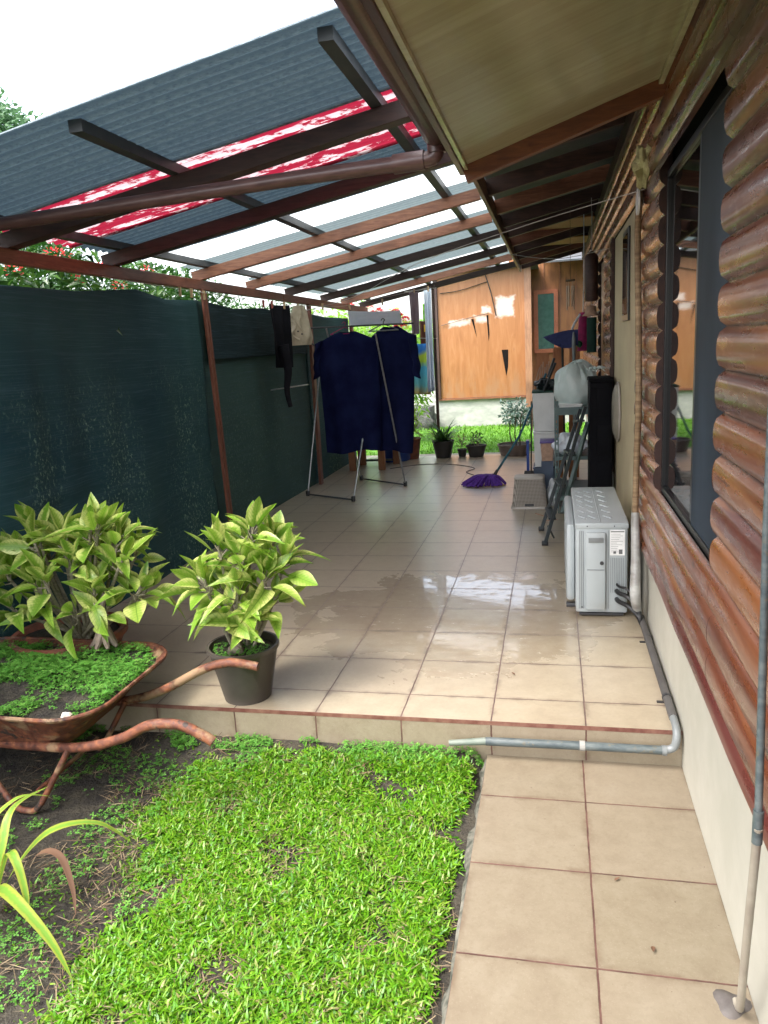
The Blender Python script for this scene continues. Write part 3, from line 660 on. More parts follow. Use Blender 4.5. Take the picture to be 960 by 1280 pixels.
t = NT('insect_screen'); n = t.noise(t.pos((1, 1, .3)), 3, 5); M['screen'] = t.done(t.bsdf(t.ramp(n, [(.35, (.010, .016, .024)), (.65, (.028, .040, .056))]), .6, 0, .25))
m = MB(); m.box(.380, .383, -.82, -.300, WZ0+f, WZ1-f); m.build('insect_screen', M['screen'], wf)
m = MB(); m.box(.43, .445, WY0, WY1, WZ0, WZ1); m.build('dark_room', M['interior'], wf)
# small slit window in the plaster
m = MB(); m.box(.366, .379, 2.18, 2.60, 1.70, 2.30); w2 = m.build('window', M['black_frame'], H, bevel=.004); m = MB(); m.box(.362, .3655, 2.22, 2.56, 1.74, 2.26); m.build('glass_pane', M['glass'], w2)
m = MB(); m.box(.374, .40, 4.44, 5.26, .0, 2.33); dr = m.build('door', M['black_frame'], H, bevel=.004); m = MB(); m.tube([(.36, 4.55, 1.0), (.34, 4.55, 1.0), (.34, 4.65, 1.0)], .008, 8); m.build('handle', M['galv'], dr)
m = MB(); m.box(.41, .48, 4.4, 5.3, 0, 2.37); m.build('door_frame', M['rafter_dark'], H)
# soffit with fascia and gutter (near part)
def sz(x): return 2.409+(x+.474)*.308
m = MB(); vs = [(x, y, sz(x)+dz) for dz in (0, .012) for y in (-4.6, .43) for x in (-.50, .352)]
m.add(vs, [(0, 1, 3, 2), (4, 6, 7, 5), (0, 4, 5, 1), (2, 3, 7, 6), (0, 2, 6, 4), (1, 5, 7, 3)]); m.build('soffit', M['soffit'], H)
m = MB(); m.bar((-.515, .46, sz(-.515)-.01), (.36, .46, sz(.36)-.01), .055, .12); m.build('eave_beam', M['orange_beam'], H, bevel=.004)
m = MB(); m.box(-.535, -.508, -4.6, .50, 2.372, 2.56); m.build('fascia', M['fascia'], H, bevel=.004)
m = MB(); m.box(-.507, -.490, -4.6, .43, 2.380, 2.400); m.box(.325, .345, -4.6, .43, sz(.33)-.022, sz(.33)-.004); m.build('soffit_trim', M['soffit'], H)
g = MB()
def gut(u, v):
    a = math.pi*(1+u); return (-.603+.062*math.cos(a), -4.6+4.9*v, 2.53+.085*math.sin(a) if True else 0)
g.grid(gut, 12, 2); gt = g.build('gutter', M['gutter'], H, smooth=True, solid=.004)
m = MB(); m.lathe((0, 0, 0), [(.001, 0)], 3) if False else None
m.tube([(-.603, .298, 2.53), (-.603, .306, 2.53)], .075, 16); m.build('gutter_end', M['gutter'], gt)
p = MB(); p.tube([(-.603, .245, 2.47), (-.605, .25, 2.43), (-.64, .255, 2.405), (-.80, .265, 2.400), (-1.4, .27, 2.385), (-3.35, .27, 2.31)], .033, 14, smooth=4)
dp = p.build('downpipe', M['gutter'], H, smooth=True)
m = MB(); m.tube([(-.66, .257, 2.404), (-.80, .265, 2.400)], .041, 14); m.tube([(-.603, .245, 2.475), (-.604, .247, 2.425)], .041, 14); m.build('pipe_collar', M['gutter'], dp, smooth=True)
# main roof sheet above everything near the house
def rz(x): return 2.66+(x+.65)*.30
m = MB(); vs = [(x, y, rz(x)+dz) for dz in (0, .03) for y in (-4.8, .5) for x in (-.66, 4.7)]
m.add(vs, [(0, 1, 3, 2), (4, 6, 7, 5), (0, 4, 5, 1), (2, 3, 7, 6), (0, 2, 6, 4), (1, 5, 7, 3)])
vs = [(x, y, 2.845+(x+.66)*.2+dz) for dz in (0, .03) for y in (.505, 9.6) for x in (-.63, 4.7)]
m.add(vs, [(0, 1, 3, 2), (4, 6, 7, 5), (0, 4, 5, 1), (2, 3, 7, 6), (0, 2, 6, 4), (1, 5, 7, 3)]); m.build('roof', M['roof_house'], H)
for i, y in enumerate((1.25, 2.05, 2.95, 3.85, 4.7, 5.5, 6.3, 7.1, 7.9, 8.7, 9.4)):
    m = MB(); m.bar((-.60, y, 2.755), (.365, y, 2.955), .05, .12); m.build('eave_rafter', M['rafter_dark'] if i % 3 else M['rafter'], H, bevel=.003)
m = MB(); m.box(-.635, -.605, .52, 9.5, 2.665, 2.80); m.build('eave_board', woodmat('grey_brown_board', (.13, .075, .045), (.26, .16, .10), (8, 1, 8)), H, bevel=.003)
for (a_, b_) in ((7.15, 7.85), (5.55, 6.25)): m = MB(); m.box(-.60, .36, a_, b_, 2.845, 2.855); m.build('ceiling_board', M['plank'], H)
m = MB(); m.box(.325, .371, .52, 9.5, 2.78, 2.90); m.build('wall_plate', M['rafter_dark'], H, bevel=.003)

# ------------------------------------------------------------------ the lean-to roof
P = thing('patio_roof', (-3, 4, 0), 'lean-to patio roof of grey, red and clear corrugated sheets on brown rafters', 'roof')
KS = .18
def corr(y0, y1, x0, x1, name, m_, dz=0.0):
    n = max(8, int((y1-y0)/.0095)); nx = 6; mb = MB(); ph = random.random()*.02
    def fn(u, v):
        x = x0+(x1-x0)*v; y = y0+(y1-y0)*u
        return (x, y, 2.398+KS*(x+3)+dz+.012*math.sin(2*math.pi*(y+ph)/.076)+.006*mnoise.noise(Vector((x*2, y*3, dz*50))))
    mb.grid(fn, n, nx); return mb.build(name, m_, P, smooth=True)
XL = -3.16
corr(-.41, .50, XL, -.80, 'roof_sheet', M['sheet_dark'])
corr(-.41, .52, -.805, -.765, 'lit_sheet_edge', M['sheet_white'], .004)  # strip of white sheet added to give the lit sheet end its brightness
corr(.49, .80, XL, -.80, 'roof_sheet', M['sheet_red'], .012)
corr(.83, 1.36, XL, -.79, 'roof_sheet', M['sheet_red'])
corr(1.33, 1.95, XL, -.66, 'roof_sheet', M['sheet_dark'], .012)
corr(1.92, 2.24, XL, -.66, 'roof_sheet', M['sheet_dark'])
corr(2.24, 2.84, XL, -.615, 'roof_sheet', M['sheet_white'])
corr(2.82, 3.72, XL, -.62, 'roof_sheet', M['sheet_grey'], .012)
corr(3.72, 4.20, XL, -.61, 'roof_sheet', M['sheet_white'])
corr(4.18, 5.0, XL, -.62, 'roof_sheet', M['sheet_grey'], .012)
corr(4.98, 5.60, XL, -.62, 'roof_sheet', M['sheet_grey'])
corr(5.60, 5.98, XL, -.62, 'roof_sheet', M['sheet_red'], .012)
corr(5.96, 6.85, XL, -.62, 'roof_sheet', M['sheet_grey'])
corr(6.90, 7.50, XL, -.61, 'roof_sheet', M['sheet_white'], .004)
corr(7.50, 8.5, XL, -.62, 'roof_sheet', M['sheet_grey'], .012)
corr(8.5, 8.85, XL, -.62, 'roof_sheet', M['sheet_grey'])
def rc(x): return 2.300+KS*(x+3)
for y, mm, w in ((.57, 'rafter_dark', .09), (1.60, 'rafter_dark', .08), (2.92, 'rafter', .05), (4.10, 'rafter', .05), (5.24, 'rafter_dark', .06), (6.62, 'rafter_dark', .06), (7.62, 'rafter', .06), (8.72, 'rafter_dark', .06)):  # near pair takes the dark wood: its backlit silhouette is put into the colour
    m = MB(); x1 = -.66 if y > 1 else -.70
    m.bar((-3.08, y, rc(-3.08)), (x1, y+(.03 if mm == 'rafter' else 0), rc(x1)), w, .085); m.build('rafter', M[mm], P, bevel=.004)
for x in (-2.95, -1.98, -.92):
    m = MB(); z = rc(x)+.069; m.box(x-.03, x+.03, -.30 if x > -2.5 else -.38, 8.8, z-.024, z+.024); m.build('purlin', M['purlin'], P)
m = MB(); m.box(-3.04, -2.99, -.5, 4.9, 2.175, 2.256); m.box(-3.036, -2.986, 4.9, 8.85, 2.170, 2.253); m.build('eave_beam', M['beam'], P, bevel=.006)
for (y, yb, w) in ((2.80, 2.88, .024), (5.65, 5.62, .035), (7.6, 7.6, .04)):
    m = MB(); m.bar((-2.955, y, 2.174), (-2.955, yb, .001), w, w*1.4)
    m.build('post', M['post'], P, bevel=.003)
    m = MB(); m.bar((-2.952, y+.045, 2.15), (-2.952, yb+.05, .001), w*.8, w*1.2); m.build('post_batten', M['post'], P, bevel=.003)

# ------------------------------------------------------------------ shade net screen
N = thing('shade_net_screen', (-3.0, 3, 0), 'dark green shade net screen closing the left side of the patio', 'screen')
TOPS = [(-2.0, 2.14), (-.5, 2.10), (.42, 2.065), (1.14, 2.07), (1.87, 2.125), (2.3, 2.07), (2.8, 2.09), (3.5, 2.045), (4.3, 2.08), (5.0, 2.04), (5.65, 2.08), (6.6, 2.05), (7.7, 2.06)]
def top(y): return float(np.interp(y, [a for a, _ in TOPS], [b for _, b in TOPS]))
def netpart(y0, y1, name, m_, z0=-.02, xoff=0, zt=None, amp=.03):
    def fn(u, v):
        y = y0+(y1-y0)*u; t_ = zt(y) if zt else top(y); z = z0+(t_-z0)*v
        b = amp*(mnoise.noise(Vector((y*1.3, z*.6, xoff*9)))+.35*mnoise.noise(Vector((y*5, z*.8, 2)))+.15*mnoise.noise(Vector((y*1.2, z*12, 4))))*math.sin(math.pi*min(1, max(0, v*1.0)))**.5
        return (-3.0-.02+xoff+b-.02*math.sin(math.pi*u), y, z)
    mb = MB(); mb.grid(fn, int((y1-y0)*24), 60); return mb.build(name, m_, N, smooth=True, solid=.002)
netpart(-2.0, 2.83, 'net_panel', M['net'], z0=-.2, amp=.06); netpart(2.78, 5.70, 'net_panel', M['net2'], xoff=-.012, amp=.02); netpart(5.66, 7.7, 'net_panel', M['net'], amp=.02)
netpart(2.9, 5.6, 'net_flap', M['net_flap'], z0=1.60, xoff=.03, amp=.02)

# ------------------------------------------------------------------ foliage makers
def cloud(name, blobs, n, size, m_, parent, w=.42, shell=.55, lo=-1.0):
    """leaves spread through several lumps: blobs = (cx,cy,cz,rx,ry,rz)"""
    vol = np.array([b[3]*b[4]*b[5] for b in blobs])**.67; vol /= vol.sum(); G = []
    cnt = (vol*n).astype(int)+1; T = [leaf_tmpl(w, .3, .15, 2), leaf_tmpl(w, .7, .2, 2)]
    for b, c in zip(blobs, cnt):
        d = sph(c, lo); r = (rng.random(c)**shell)[:, None]; nn = np.array([mnoise.noise(Vector(tuple(q*2.2))+Vector(b[:3])) for q in d])
        keep = nn > -.32; d, r, nn = d[keep], r[keep], nn[keep]
        P_ = np.array(b[:3])+d*r*np.array(b[3:])*(1+.35*nn)[:, None]
        o = d*.8+sph(len(d))*.8+np.array([0, 0, .1]); F = frames(o, roll=rng.normal(0, .8, len(d)))
        h = len(d)//2; s_ = rng.uniform(size*.6, size*1.3, len(d))
        G += [(T[0], F[:h], P_[:h], s_[:h]), (T[1], F[h:], P_[h:], s_[h:])]
    return scatter(name, G, m_, parent)
def blossoms(name, centres, parent, m_, r=.05, per=26, size=.025):
    G = []; T = leaf_tmpl(.8, .1, .1, 3)
    for c in centres:
        d = sph(per, -.1); G.append((T, frames(d+sph(per)*.4), np.array(c)+d*r, rng.uniform(size*.8, size*1.2, per)))
    return scatter(name, G, m_, parent)
hd = thing('flowering_hedge', (-3.7, 2.2, -.2), 'dense green hedge with red and pink flowers showing above the near shade net', 'hedge')
cloud('foliage', [(-3.75+.2*math.sin(i*2.1), -.6+i*.52, 1.95+.10*math.sin(i*1.7), .45, .42, .66) for i in range(10)], 26000, .085, M['hedge'], hd, .36)
m = MB(); [m.tube([(-3.8, -.5+i*.55, -.25), (-3.75, -.45+i*.55, 1.5)], .02, 6) for i in range(9)]; m.build('stems', M['bark'], hd)
blossoms('blossom', [(-3.24+rng.uniform(-.03, .03), y, 2.17+rng.uniform(-.03, .16)) for y in (.9, 1.22, 1.36, 1.5, 1.75, 2.0, 2.15, 2.25, 2.4)], hd, M['flower'], .045, 24, .022)
hd2 = thing('ixora_hedge', (-3.6, 6.5, -.2), 'clipped ixora hedge glimpsed over the far shade net panels', 'hedge')
cloud('foliage', [(-3.7+.1*math.sin(i*2.1), 4.6+i*.5, 1.75, .42, .42, .52) for i in range(7)], 13000, .06, M['hedge'], hd2, .4)
m = MB(); [m.tube([(-3.7, 4.7+i*.6, -.25), (-3.7, 4.75+i*.6, 1.5)], .02, 6) for i in range(6)]; m.build('stems', M['bark'], hd2)
fb = thing('flower_bush', (-3.0, 9.6, -.05), 'sunlit yellow-green bush with red flower heads beyond the washing line', 'bush')
cloud('foliage', [(-3.3, 9.7, 1.35, .55, .5, 1.05), (-2.75, 9.9, 1.25, .45, .45, .98), (-3.8, 9.6, 1.2, .5, .5, .9), (-2.5, 9.8, 1.0, .35, .4, .8)], 7000, .085, M['bright_leaf'], fb, .4)
m = MB(); [m.tube([(-3.0+.1*i, 9.7, -.06), (-3.5+.35*i, 9.7, 1.2)], .02, 6) for i in range(4)]; m.build('stems', M['bark'], fb)
blossoms('blossom', [(-3.00, 8.98, 2.24), (-2.93, 8.96, 2.12), (-2.69, 9.0, 2.08), (-2.61, 9.0, 1.97), (-2.58, 9.0, 1.87), (-3.30, 8.98, 2.27), (-2.77, 9.0, 2.03), (-2.83, 8.98, 2.16), (-2.54, 9.0, 1.78), (-2.50, 8.95, 2.05), (-2.42, 9.0, 2.0), (-2.57, 8.95, 2.14), (-2.46, 9.0, 1.9)], fb, M['flower'], .06, 60, .04)
def tree(name, x, y, h, blobs, n, size, label, mm):
    t_ = thing(name, (x, y, -.2), label, 'tree'); m = MB(); m.tube([(x, y, -.25), (x+.1, y, h*.35), (x-.1, y+.1, h*.7)], [.22, .17, .09], 10, smooth=3)
    for k in range(6):
        a = k*1.05; m.tube([(x, y, h*.4+k*.15), (x+math.cos(a)*h*.16, y+math.sin(a)*h*.16, h*.6+k*.12), (x+math.cos(a)*h*.3, y+math.sin(a)*h*.3, h*.75)], [.09, .06, .03], 7, smooth=2)
    m.build('trunk', M['bark'], t_, smooth=True); cloud('crown', blobs, n, size, mm, t_, .45); return t_
tree('broadleaf_tree', -13.2, 12.2, 7.2, [(-13.0, 12, 5.9, 1.7, 1.7, 1.55), (-12.0, 12, 5.9, 1.2, 1.3, 1.2), (-14.5, 12.5, 4.8, 1.7, 1.7, 1.5), (-11.1, 12, 5.9, .9, 1, .9), (-11.9, 12, 6.6, .9, 1, .8), (-11.6, 12.3, 4.9, 1.0, 1.0, .9)], 24000, .17, 'tall broadleaf tree rising over the roof edge at upper left', M['tree_leaf'])
tree('low_tree', -4.6, 17, 2.4, [(-5.6, 17, 1.5, 1.7, 1.4, 1.2), (-3.9, 17.2, 1.3, 1.5, 1.3, 1.0), (-2.7, 17, 1.2, 1.0, 1.2, .9)], 8000, .2, 'light green tree in the open gap left of the plywood shack', M['bright_leaf'])

# ------------------------------------------------------------------ plywood shack behind
SH = thing('plywood_shack', (-1.4, 12.4, -.05), 'orange plywood shack on a pale block base across the back lawn', 'shack')
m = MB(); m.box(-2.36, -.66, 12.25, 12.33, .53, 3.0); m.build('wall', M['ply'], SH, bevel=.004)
m = MB(); m.box(-3.6, 1.6, 12.28, 12.5, -.06, .50); m.build('base', M['block'], SH, bevel=.006)
m = MB(); m.box(-2.45, -.6, 12.22, 12.34, .492, .528); m.build('sill', M['rafter'], SH)
m = MB(); m.box(-2.44, -2.365, 12.2, 12.33, .53, 3.0); m.build('corner_post', M['rafter_dark'], SH)
m = MB(); m.box(-.66, -.53, 12.19, 12.33, .0, 3.0); m.build('corner_post', woodmat('corner_wood', (.22, .11, .06), (.38, .20, .11), (6, 6, .6)), SH)
m = MB(); m.box(-1.0, 1.6, 13.2, 13.28, 0, 3.6); m.build('side_wall', woodmat('shaded_brown_boards', (.17, .065, .022), (.30, .125, .04), (4, 4, .5), .5, 4), SH)  # browner than the plywood, with the shade under the eave put into the colour
m = MB(); m.add([(-.35, 11.6, 2.98), (1.6, 11.6, 2.98), (1.6, 13.3, 3.3), (-.35, 13.3, 3.3)], [(0, 1, 2, 3)]); m.build('side_shade_roof', M['roof_house'], SH, solid=.03)  # eave added over the side wall to shade it
m = MB(); m.box(-3.6, -2.45, 12.6, 12.7, 0, 1.0); m.build('low_wall', M['block'], SH)
for x in (-.3, .02, .34, .66): 
    m = MB(); m.box(x, x+.012, 13.185, 13.199, 0, 3.6); m.build('cover_strip', M['rafter'], SH)
m = MB()
for (a, b, c, d) in ((-.50, -.02, 1.32, 1.40), (-.50, -.02, 2.5, 2.58), (-.50, -.42, 1.40, 2.5), (-.10, -.02, 1.40, 2.5)): m.box(a, b, 13.13, 13.197, c, d)
wn_ = m.build('window', woodmat('window_wood', (.30, .08, .04), (.45, .16, .07)), SH, bevel=.004); m = MB(); m.box(-.42, -.10, 13.15, 13.19, 1.40, 2.5); m.build('pane', M['green_glass'], wn_)
m = MB(); m.add([(-1.70, 12.246, 2.07), (-1.655, 12.246, 2.07), (-1.60, 12.246, 1.70)], [(0, 1, 2)]); m.build('tear', M['dark_cut'], SH)
m = MB(); m.add([(-1.40, 12.246, 2.12), (-1.365, 12.246, 2.13), (-1.35, 12.246, 1.75), (-1.37, 12.246, 1.62)], [(0, 1, 2, 3)]); m.build('tear', M['dark_cut'], SH)
m = MB(); m.add([(-1.12, 12.246, 1.44), (-.99, 12.246, 1.44), (-1.0, 12.246, 1.1), (-1.04, 12.246, .93)], [(0, 1, 2, 3)]); m.build('tear', M['dark_cut'], SH)
m = MB(); m.tube([(-2.30, 12.225, 2.60), (-1.9, 12.215, 2.63), (-1.36, 12.22, 2.76)], .008, 6, smooth=4); m.tube([(-1.42, 12.22, 2.95), (-1.3, 12.21, 2.55), (-1.22, 12.22, 2.16), (-1.21, 12.22, 2.1)], .010, 6, smooth=4); m.tube([(-2.30, 12.225, 1.98), (-1.8, 12.215, 2.08), (-1.36, 12.22, 2.16)], .006, 6, smooth=3); m.build('cable', M['hose'], SH)
m = MB(); vs = [(x, y, z) for z, x0, x1 in ((3.0, -2.8, -.4), (3.05, -2.8, -.4)) for y in (11.95, 13.2) for x in (x0, x1)]; m.add(vs, [(0, 1, 3, 2), (4, 6, 7, 5), (0, 4, 5, 1), (2, 3, 7, 6), (0, 2, 6, 4), (1, 5, 7, 3)]); m.build('roof', M['roof_house'], SH)
def blob(c, r, seed=0, rough=.25, n=20):
    mb = MB(); mb.grid(lambda u, v: (lambda d: (c[0]+d[0]*r[0], c[1]+d[1]*r[1], c[2]+d[2]*r[2]))(
        (lambda a, b: (lambda k: (math.cos(a)*math.sin(b)*k, math.sin(a)*math.sin(b)*k, math.cos(b)*k))(1+rough*mnoise.noise(Vector((math.cos(a)*math.sin(b)*1.7+seed, math.sin(a)*math.sin(b)*1.7, math.cos(b)*1.7)))))(u*2*math.pi, v*math.pi)), n, n//2, closed=True); return mb
for i, (x, r) in enumerate(((-2.75, .38), (-3.3, .36))):
    tag(blob((x, 12.0, .12), (r, .25, .30), i*3, .5).build('boulder', M['rock'], smooth=True), ['dark boulder at the left end of the pale block base', 'dark boulder half hidden behind the hanging shirts'][i], 'boulder', 'dark boulders on the back lawn')
sb = thing('blue_green_shrub', (-.75, 11.8, -.05), 'low blue-green shrub against the pale block base of the shack', 'shrub')
cloud('foliage', [(-.85, 11.8, .22, .32, .2, .26), (-.5, 11.8, .15, .25, .2, .2)], 700, .09, M['shrub_blue'], sb, .5)

# ------------------------------------------------------------------ potted plants
def dump_stems(parent, c, heads, r=.009):
    m = MB()
    for h in heads:
        a = Vector(c)+Vector((rng.uniform(-.05, .05), rng.uniform(-.05, .05), 0)); b = Vector(h)
        mid = a.lerp(b, .5)+Vector(((b.x-a.x)*.12, (b.y-a.y)*.12, .02))
        m.tube([a, mid, b], [r, r*.9, r*.75], 7, smooth=4)
    return m
def rosette_leaves(heads, nleaf, L, m_, parent, wid=.40, axis_out=.35, centre=None, el=(15, 80), petiole=.05, dz=-.06, pm=None):
    G = []; T = [leaf_tmpl(wid, .22, .25, 6), leaf_tmpl(wid*.85, .40, .3, 6), leaf_tmpl(wid*1.1, .08, .18, 6), leaf_tmpl(wid*.9, .65, .3, 6)]
    pm = pm or MB(); buckets = [[] for _ in T]
    for h in heads:
        h = np.array(h); ax = np.array([0, 0, 1.])
        if centre is not None: ax = ax+axis_out*(h-np.array(centre))/ (np.linalg.norm(h-np.array(centre))+1e-6)*np.array([1, 1, .2]); ax /= np.linalg.norm(ax)
        x = np.cross(ax, [0.3, 1, 0]); x /= np.linalg.norm(x); y = np.cross(ax, x); n = int(nleaf*rng.uniform(.8, 1.2))
        for k in range(n):
            t_ = k/max(1, n-1); a = k*2.4+rng.uniform(-.6, .6); e = math.radians(el[0]+(el[1]-el[0])*t_+rng.uniform(-20, 16))
            d = (x*math.cos(a)+y*math.sin(a))*math.cos(e)+ax*math.sin(e)
            st = h+ax*(dz*(1-t_)); en = st+d*petiole*rng.uniform(.7, 1.2); pm.tube([tuple(st), tuple(en)], [.004, .003], 5, cap=False)
            l = L*(1.0-.35*t_)*rng.uniform(.8, 1.15); up = ax*.7+np.array([0, 0, .6])
            buckets[rng.integers(0, 4) if t_ < .75 else 2].append((d, up, en, l, rng.normal(0, .5)))
    for T_, b in zip(T, buckets):
        if b: G.append((T_, frames(np.array([q[0] for q in b]), up=np.array([q[1] for q in b]), roll=np.array([q[4] for q in b])), np.array([q[2] for q in b]), np.array([q[3] for q in b])[:, None]*np.stack([rng.uniform(.72, 1.05, len(b)), rng.uniform(.85, 1.1, len(b)), rng.uniform(.4, 1.9, len(b))], 1)))
    o = scatter('leaves', G, m_, parent); return pm
def pot(c, r0, r1, h, m_, parent, name='pot', rim=.012, th=.008, soil=True, n=40):
    m = MB(); m.lathe(c, [(r0, 0), (r0+(r1-r0)*.5, h*.5), (r1-.003, h-rim*1.6), (r1+rim*.4, h-rim*1.6), (r1+rim*.4, h), (r1-th, h), (r0-th, .02)], n)
    o = m.build(name, m_, parent, smooth=True)
    if soil:
        s_ = MB(); rr = r0+(r1-r0)*.85-th; s_.grid(lambda u, v: (c[0]+rr*v*math.cos(u*6.2832), c[1]+rr*v*math.sin(u*6.2832), c[2]+h*.87+.02*mnoise.noise(Vector((u*5, v*6, c[0])))*v), 24, 8, closed=True); s_.build('soil', M['soil'], parent, smooth=True)
    return o
pc = (-1.585, -.085, 0)
pp = thing('potted_aglaonema', pc, 'leafy yellow-green plant in a dark plastic pot on the tiled step', 'potted plant', 'broad-leaved yellow-green plants')
pot(pc, .112, .168, .27, M['pot'], pp)
heads = [(-1.72, -.14, .58), (-1.64, -.12, .74), (-1.54, -.10, .68), (-1.50, -.05, .80), (-1.43, -.12, .60), (-1.42, -.05, .48), (-1.62, .03, .66), (-1.69, -.02, .50), (-1.36, -.02, .66), (-1.55, -.17, .54), (-1.44, .04, .73), (-1.60, -.18, .44), (-1.50, -.18, .42)]
sm = dump_stems(pp, (pc[0], pc[1], .22), heads); rosette_leaves(heads, 12, .195, M['leaf_main'], pp, .50, .9, (pc[0], pc[1], .40), el=(22, 84), petiole=.05, pm=sm); sm.build('stems', M['stem'], pp, smooth=True)
m = MB(); m.tube([(-1.63, -.13, .235), (-1.60, -.15, .27), (-1.57, -.14, .25)], [.02, .028, .015], 8, smooth=3); m.build('dead_root', M['root'], pp, smooth=True)
def pt_disc(cx, cy, r):
    def f(n): a = rng.uniform(0, 6.28, n); q = np.sqrt(rng.random(n))*r; return np.stack([cx+q*np.cos(a), cy+q*np.sin(a)], 1)
    return f
clover_patch('pot_weeds', 420, pt_disc(pc[0], pc[1], .14), lambda p: .245+rng.uniform(0, .03, len(p)), (.006, .012), '', '', parent=pp, keep=lambda p: p[:, 1] < -.06)
bc = (-2.66, .10, 0)
bp = thing('potted_aglaonema', bc, 'largest yellow-green leafy plant, in an old terracotta pot behind the wheelbarrow', 'potted plant', 'broad-leaved yellow-green plants')
pot(bc, .20, .29, .235, M['clay'], bp, rim=.02, th=.02)
heads = []
for k in range(24):
    a = k*2.39; r_ = .38*math.sqrt((k+.5)/24); heads.append((-2.56+r_*1.12*math.cos(a), .08+r_*.62*math.sin(a), .80-.9*r_*r_/.16*.28+rng.uniform(-.08, .05)-(.10 if k % 3 == 0 else 0)))
heads += [(-2.14, -.02, .50), (-2.20, -.05, .66), (-2.30, -.08, .42), (-2.45, -.10, .40), (-2.62, -.12, .42), (-2.82, -.10, .42), (-2.34, .0, .80)]
sm = dump_stems(bp, (-2.55, .08, .20), heads, .010); rosette_leaves(heads, 9, .20, M['leaf_main'], bp, .50, .9, (-2.56, .08, .40), el=(22, 84), petiole=.05, pm=sm); sm.build('stems', M['stem'], bp, smooth=True)
m = MB()
for k in range(7):
    a = k*.9; m.tube([(-2.33, -.08, .36), (-2.33+.03*math.cos(a), -.08+.03*math.sin(a), .28), (-2.33+.07*math.cos(a), -.09+.05*math.sin(a), .235)], [.022, .018, .009], 7, smooth=3)
m.tube([(-2.33, -.08, .30), (-2.34, -.06, .42), (-2.31, -.05, .50)], [.026, .018, .012], 8, smooth=3); m.build('woody_root', M['root'], bp, smooth=True)
# strap-leaved plant at the lower left
sp_ = thing('strap_leaf_plant', (-2.02, -1.36, -.2), 'arching strap-leaved plant with yellowing tips at the soil edge nearest the camera', 'plant')
def strap(pts, w, m_, name):
    P_ = [Vector(p) for p in pts]; Q, _ = resample(P_, 1.0, 7); m = MB(); n = len(Q); v = []; uvs = []
    for i, q in enumerate(Q):
        d = (Q[min(i+1, n-1)]-Q[max(0, i-1)]).normalized(); s_ = d.cross(Vector((0, 0, 1))); s_ = s_.normalized() if s_.length > .05 else Vector((1, 0, 0)); u = s_.cross(d)
        t_ = i/(n-1); hw = w*.5*max(.02, (min(1, .35+t_*2.2))*(1-t_**2.6))
        v += [q-s_*hw+u*hw*.12, q-s_*hw*.5+u*hw*.10, q, q+s_*hw*.5+u*hw*.10, q+s_*hw+u*hw*.12]
    m.add(v, [(i*5+k, i*5+k+1, i*5+5+k+1, i*5+5+k) for i in range(n-1) for k in range(4)]); o = m.build(name, m_, sp_, smooth=True)
    u = o.data.uv_layers.new(name='uv'); val = []
    for l in o.data.loops: i, k = divmod(l.vertex_index, 5); val += [k/4, i/(n-1)]
    u.data.foreach_set('uv', val); return o
b = (-2.02, -1.36, -.2)
for pts, w in ([b, (-1.93, -1.33, -.05), (-1.82, -1.27, .06), (-1.70, -1.18, .04), (-1.60, -1.14, -.06)], .050), ([b, (-1.94, -1.42, -.06), (-1.80, -1.50, -.02), (-1.64, -1.56, -.10), (-1.55, -1.60, -.19)], .048), \
    ([b, (-2.00, -1.30, .0), (-2.0, -1.22, .10), (-1.96, -1.08, .10)], .040), ([b, (-1.98, -1.40, .02), (-1.96, -1.40, .14), (-1.90, -1.30, .20), (-1.84, -1.22, .16)], .034), \
    ([b, (-2.0, -1.5, .05), (-1.95, -1.66, .06), (-1.87, -1.80, -.06), (-1.82, -1.88, -.18)], .060), ([b, (-2.1, -1.3, .02), (-2.2, -1.22, .12), (-2.3, -1.2, .06)], .04), ([b, (-2.04, -1.44, .05), (-2.12, -1.55, .10), (-2.2, -1.7, .0)], .045), \
    ([b, (-1.93, -1.36, .02), (-1.86, -1.40, .03), (-1.80, -1.45, -.06), (-1.79, -1.48, -.12)], .034), ([b, (-2.05, -1.32, .06), (-2.07, -1.28, .2), (-2.04, -1.2, .26)], .03):
    strap(pts, w, M['strap'], 'leaf')
strap([(-1.90, -1.34, -.06), (-1.82, -1.33, .02), (-1.74, -1.34, .02), (-1.68, -1.38, -.06), (-1.66, -1.41, -.14)], .030, M['brown_leaf'], 'withered_leaf')
# pots along the far edge of the patio
def small(name, c, r0, r1, h, mm, label, group='potted plants along the far patio edge'):
    t_ = thing(name, c, label, 'potted plant', group); pot(c, r0, r1, h, M[mm], t_, n=24); return t_
q = small('potted_crotons', (-2.18, 7.62, 0), .12, .16, .30, 'clay', 'upright pale yellow-green plant in the terracotta pot beside the hanging shirts')
hs_ = [(-2.18+.07*math.cos(k*2.4), 7.6+.07*math.sin(k*2.4), .42+.055*k) for k in range(8)]
sm = dump_stems(q, (-2.18, 7.62, .25), hs_, .008); rosette_leaves(hs_, 8, .17, M['leaf_main'], q, .34, .5, (-2.18, 7.62, .5), el=(0, 70), petiole=.03, pm=sm); sm.build('stems', M['stem'], q, smooth=True)
q = small('potted_spider_grass', (-1.70, 7.66, 0), .11, .16, .25, 'pot_black', 'black pot overflowing with long grassy leaves, second from the shirts')
n = 110; a = rng.uniform(0, 6.28, n); el = np.radians(rng.uniform(35, 85, n)); d3 = np.stack([np.cos(a)*np.cos(el), np.sin(a)*np.cos(el), np.sin(el)], 1)
scatter('leaves', [(blade_tmpl(.055, .55, 5), frames(d3), np.tile([-1.70, 7.66, .22], (n, 1))+rng.normal(0, .03, (n, 3))*[1, 1, 0], rng.uniform(.25, .5, n))], M['hedge'], q)
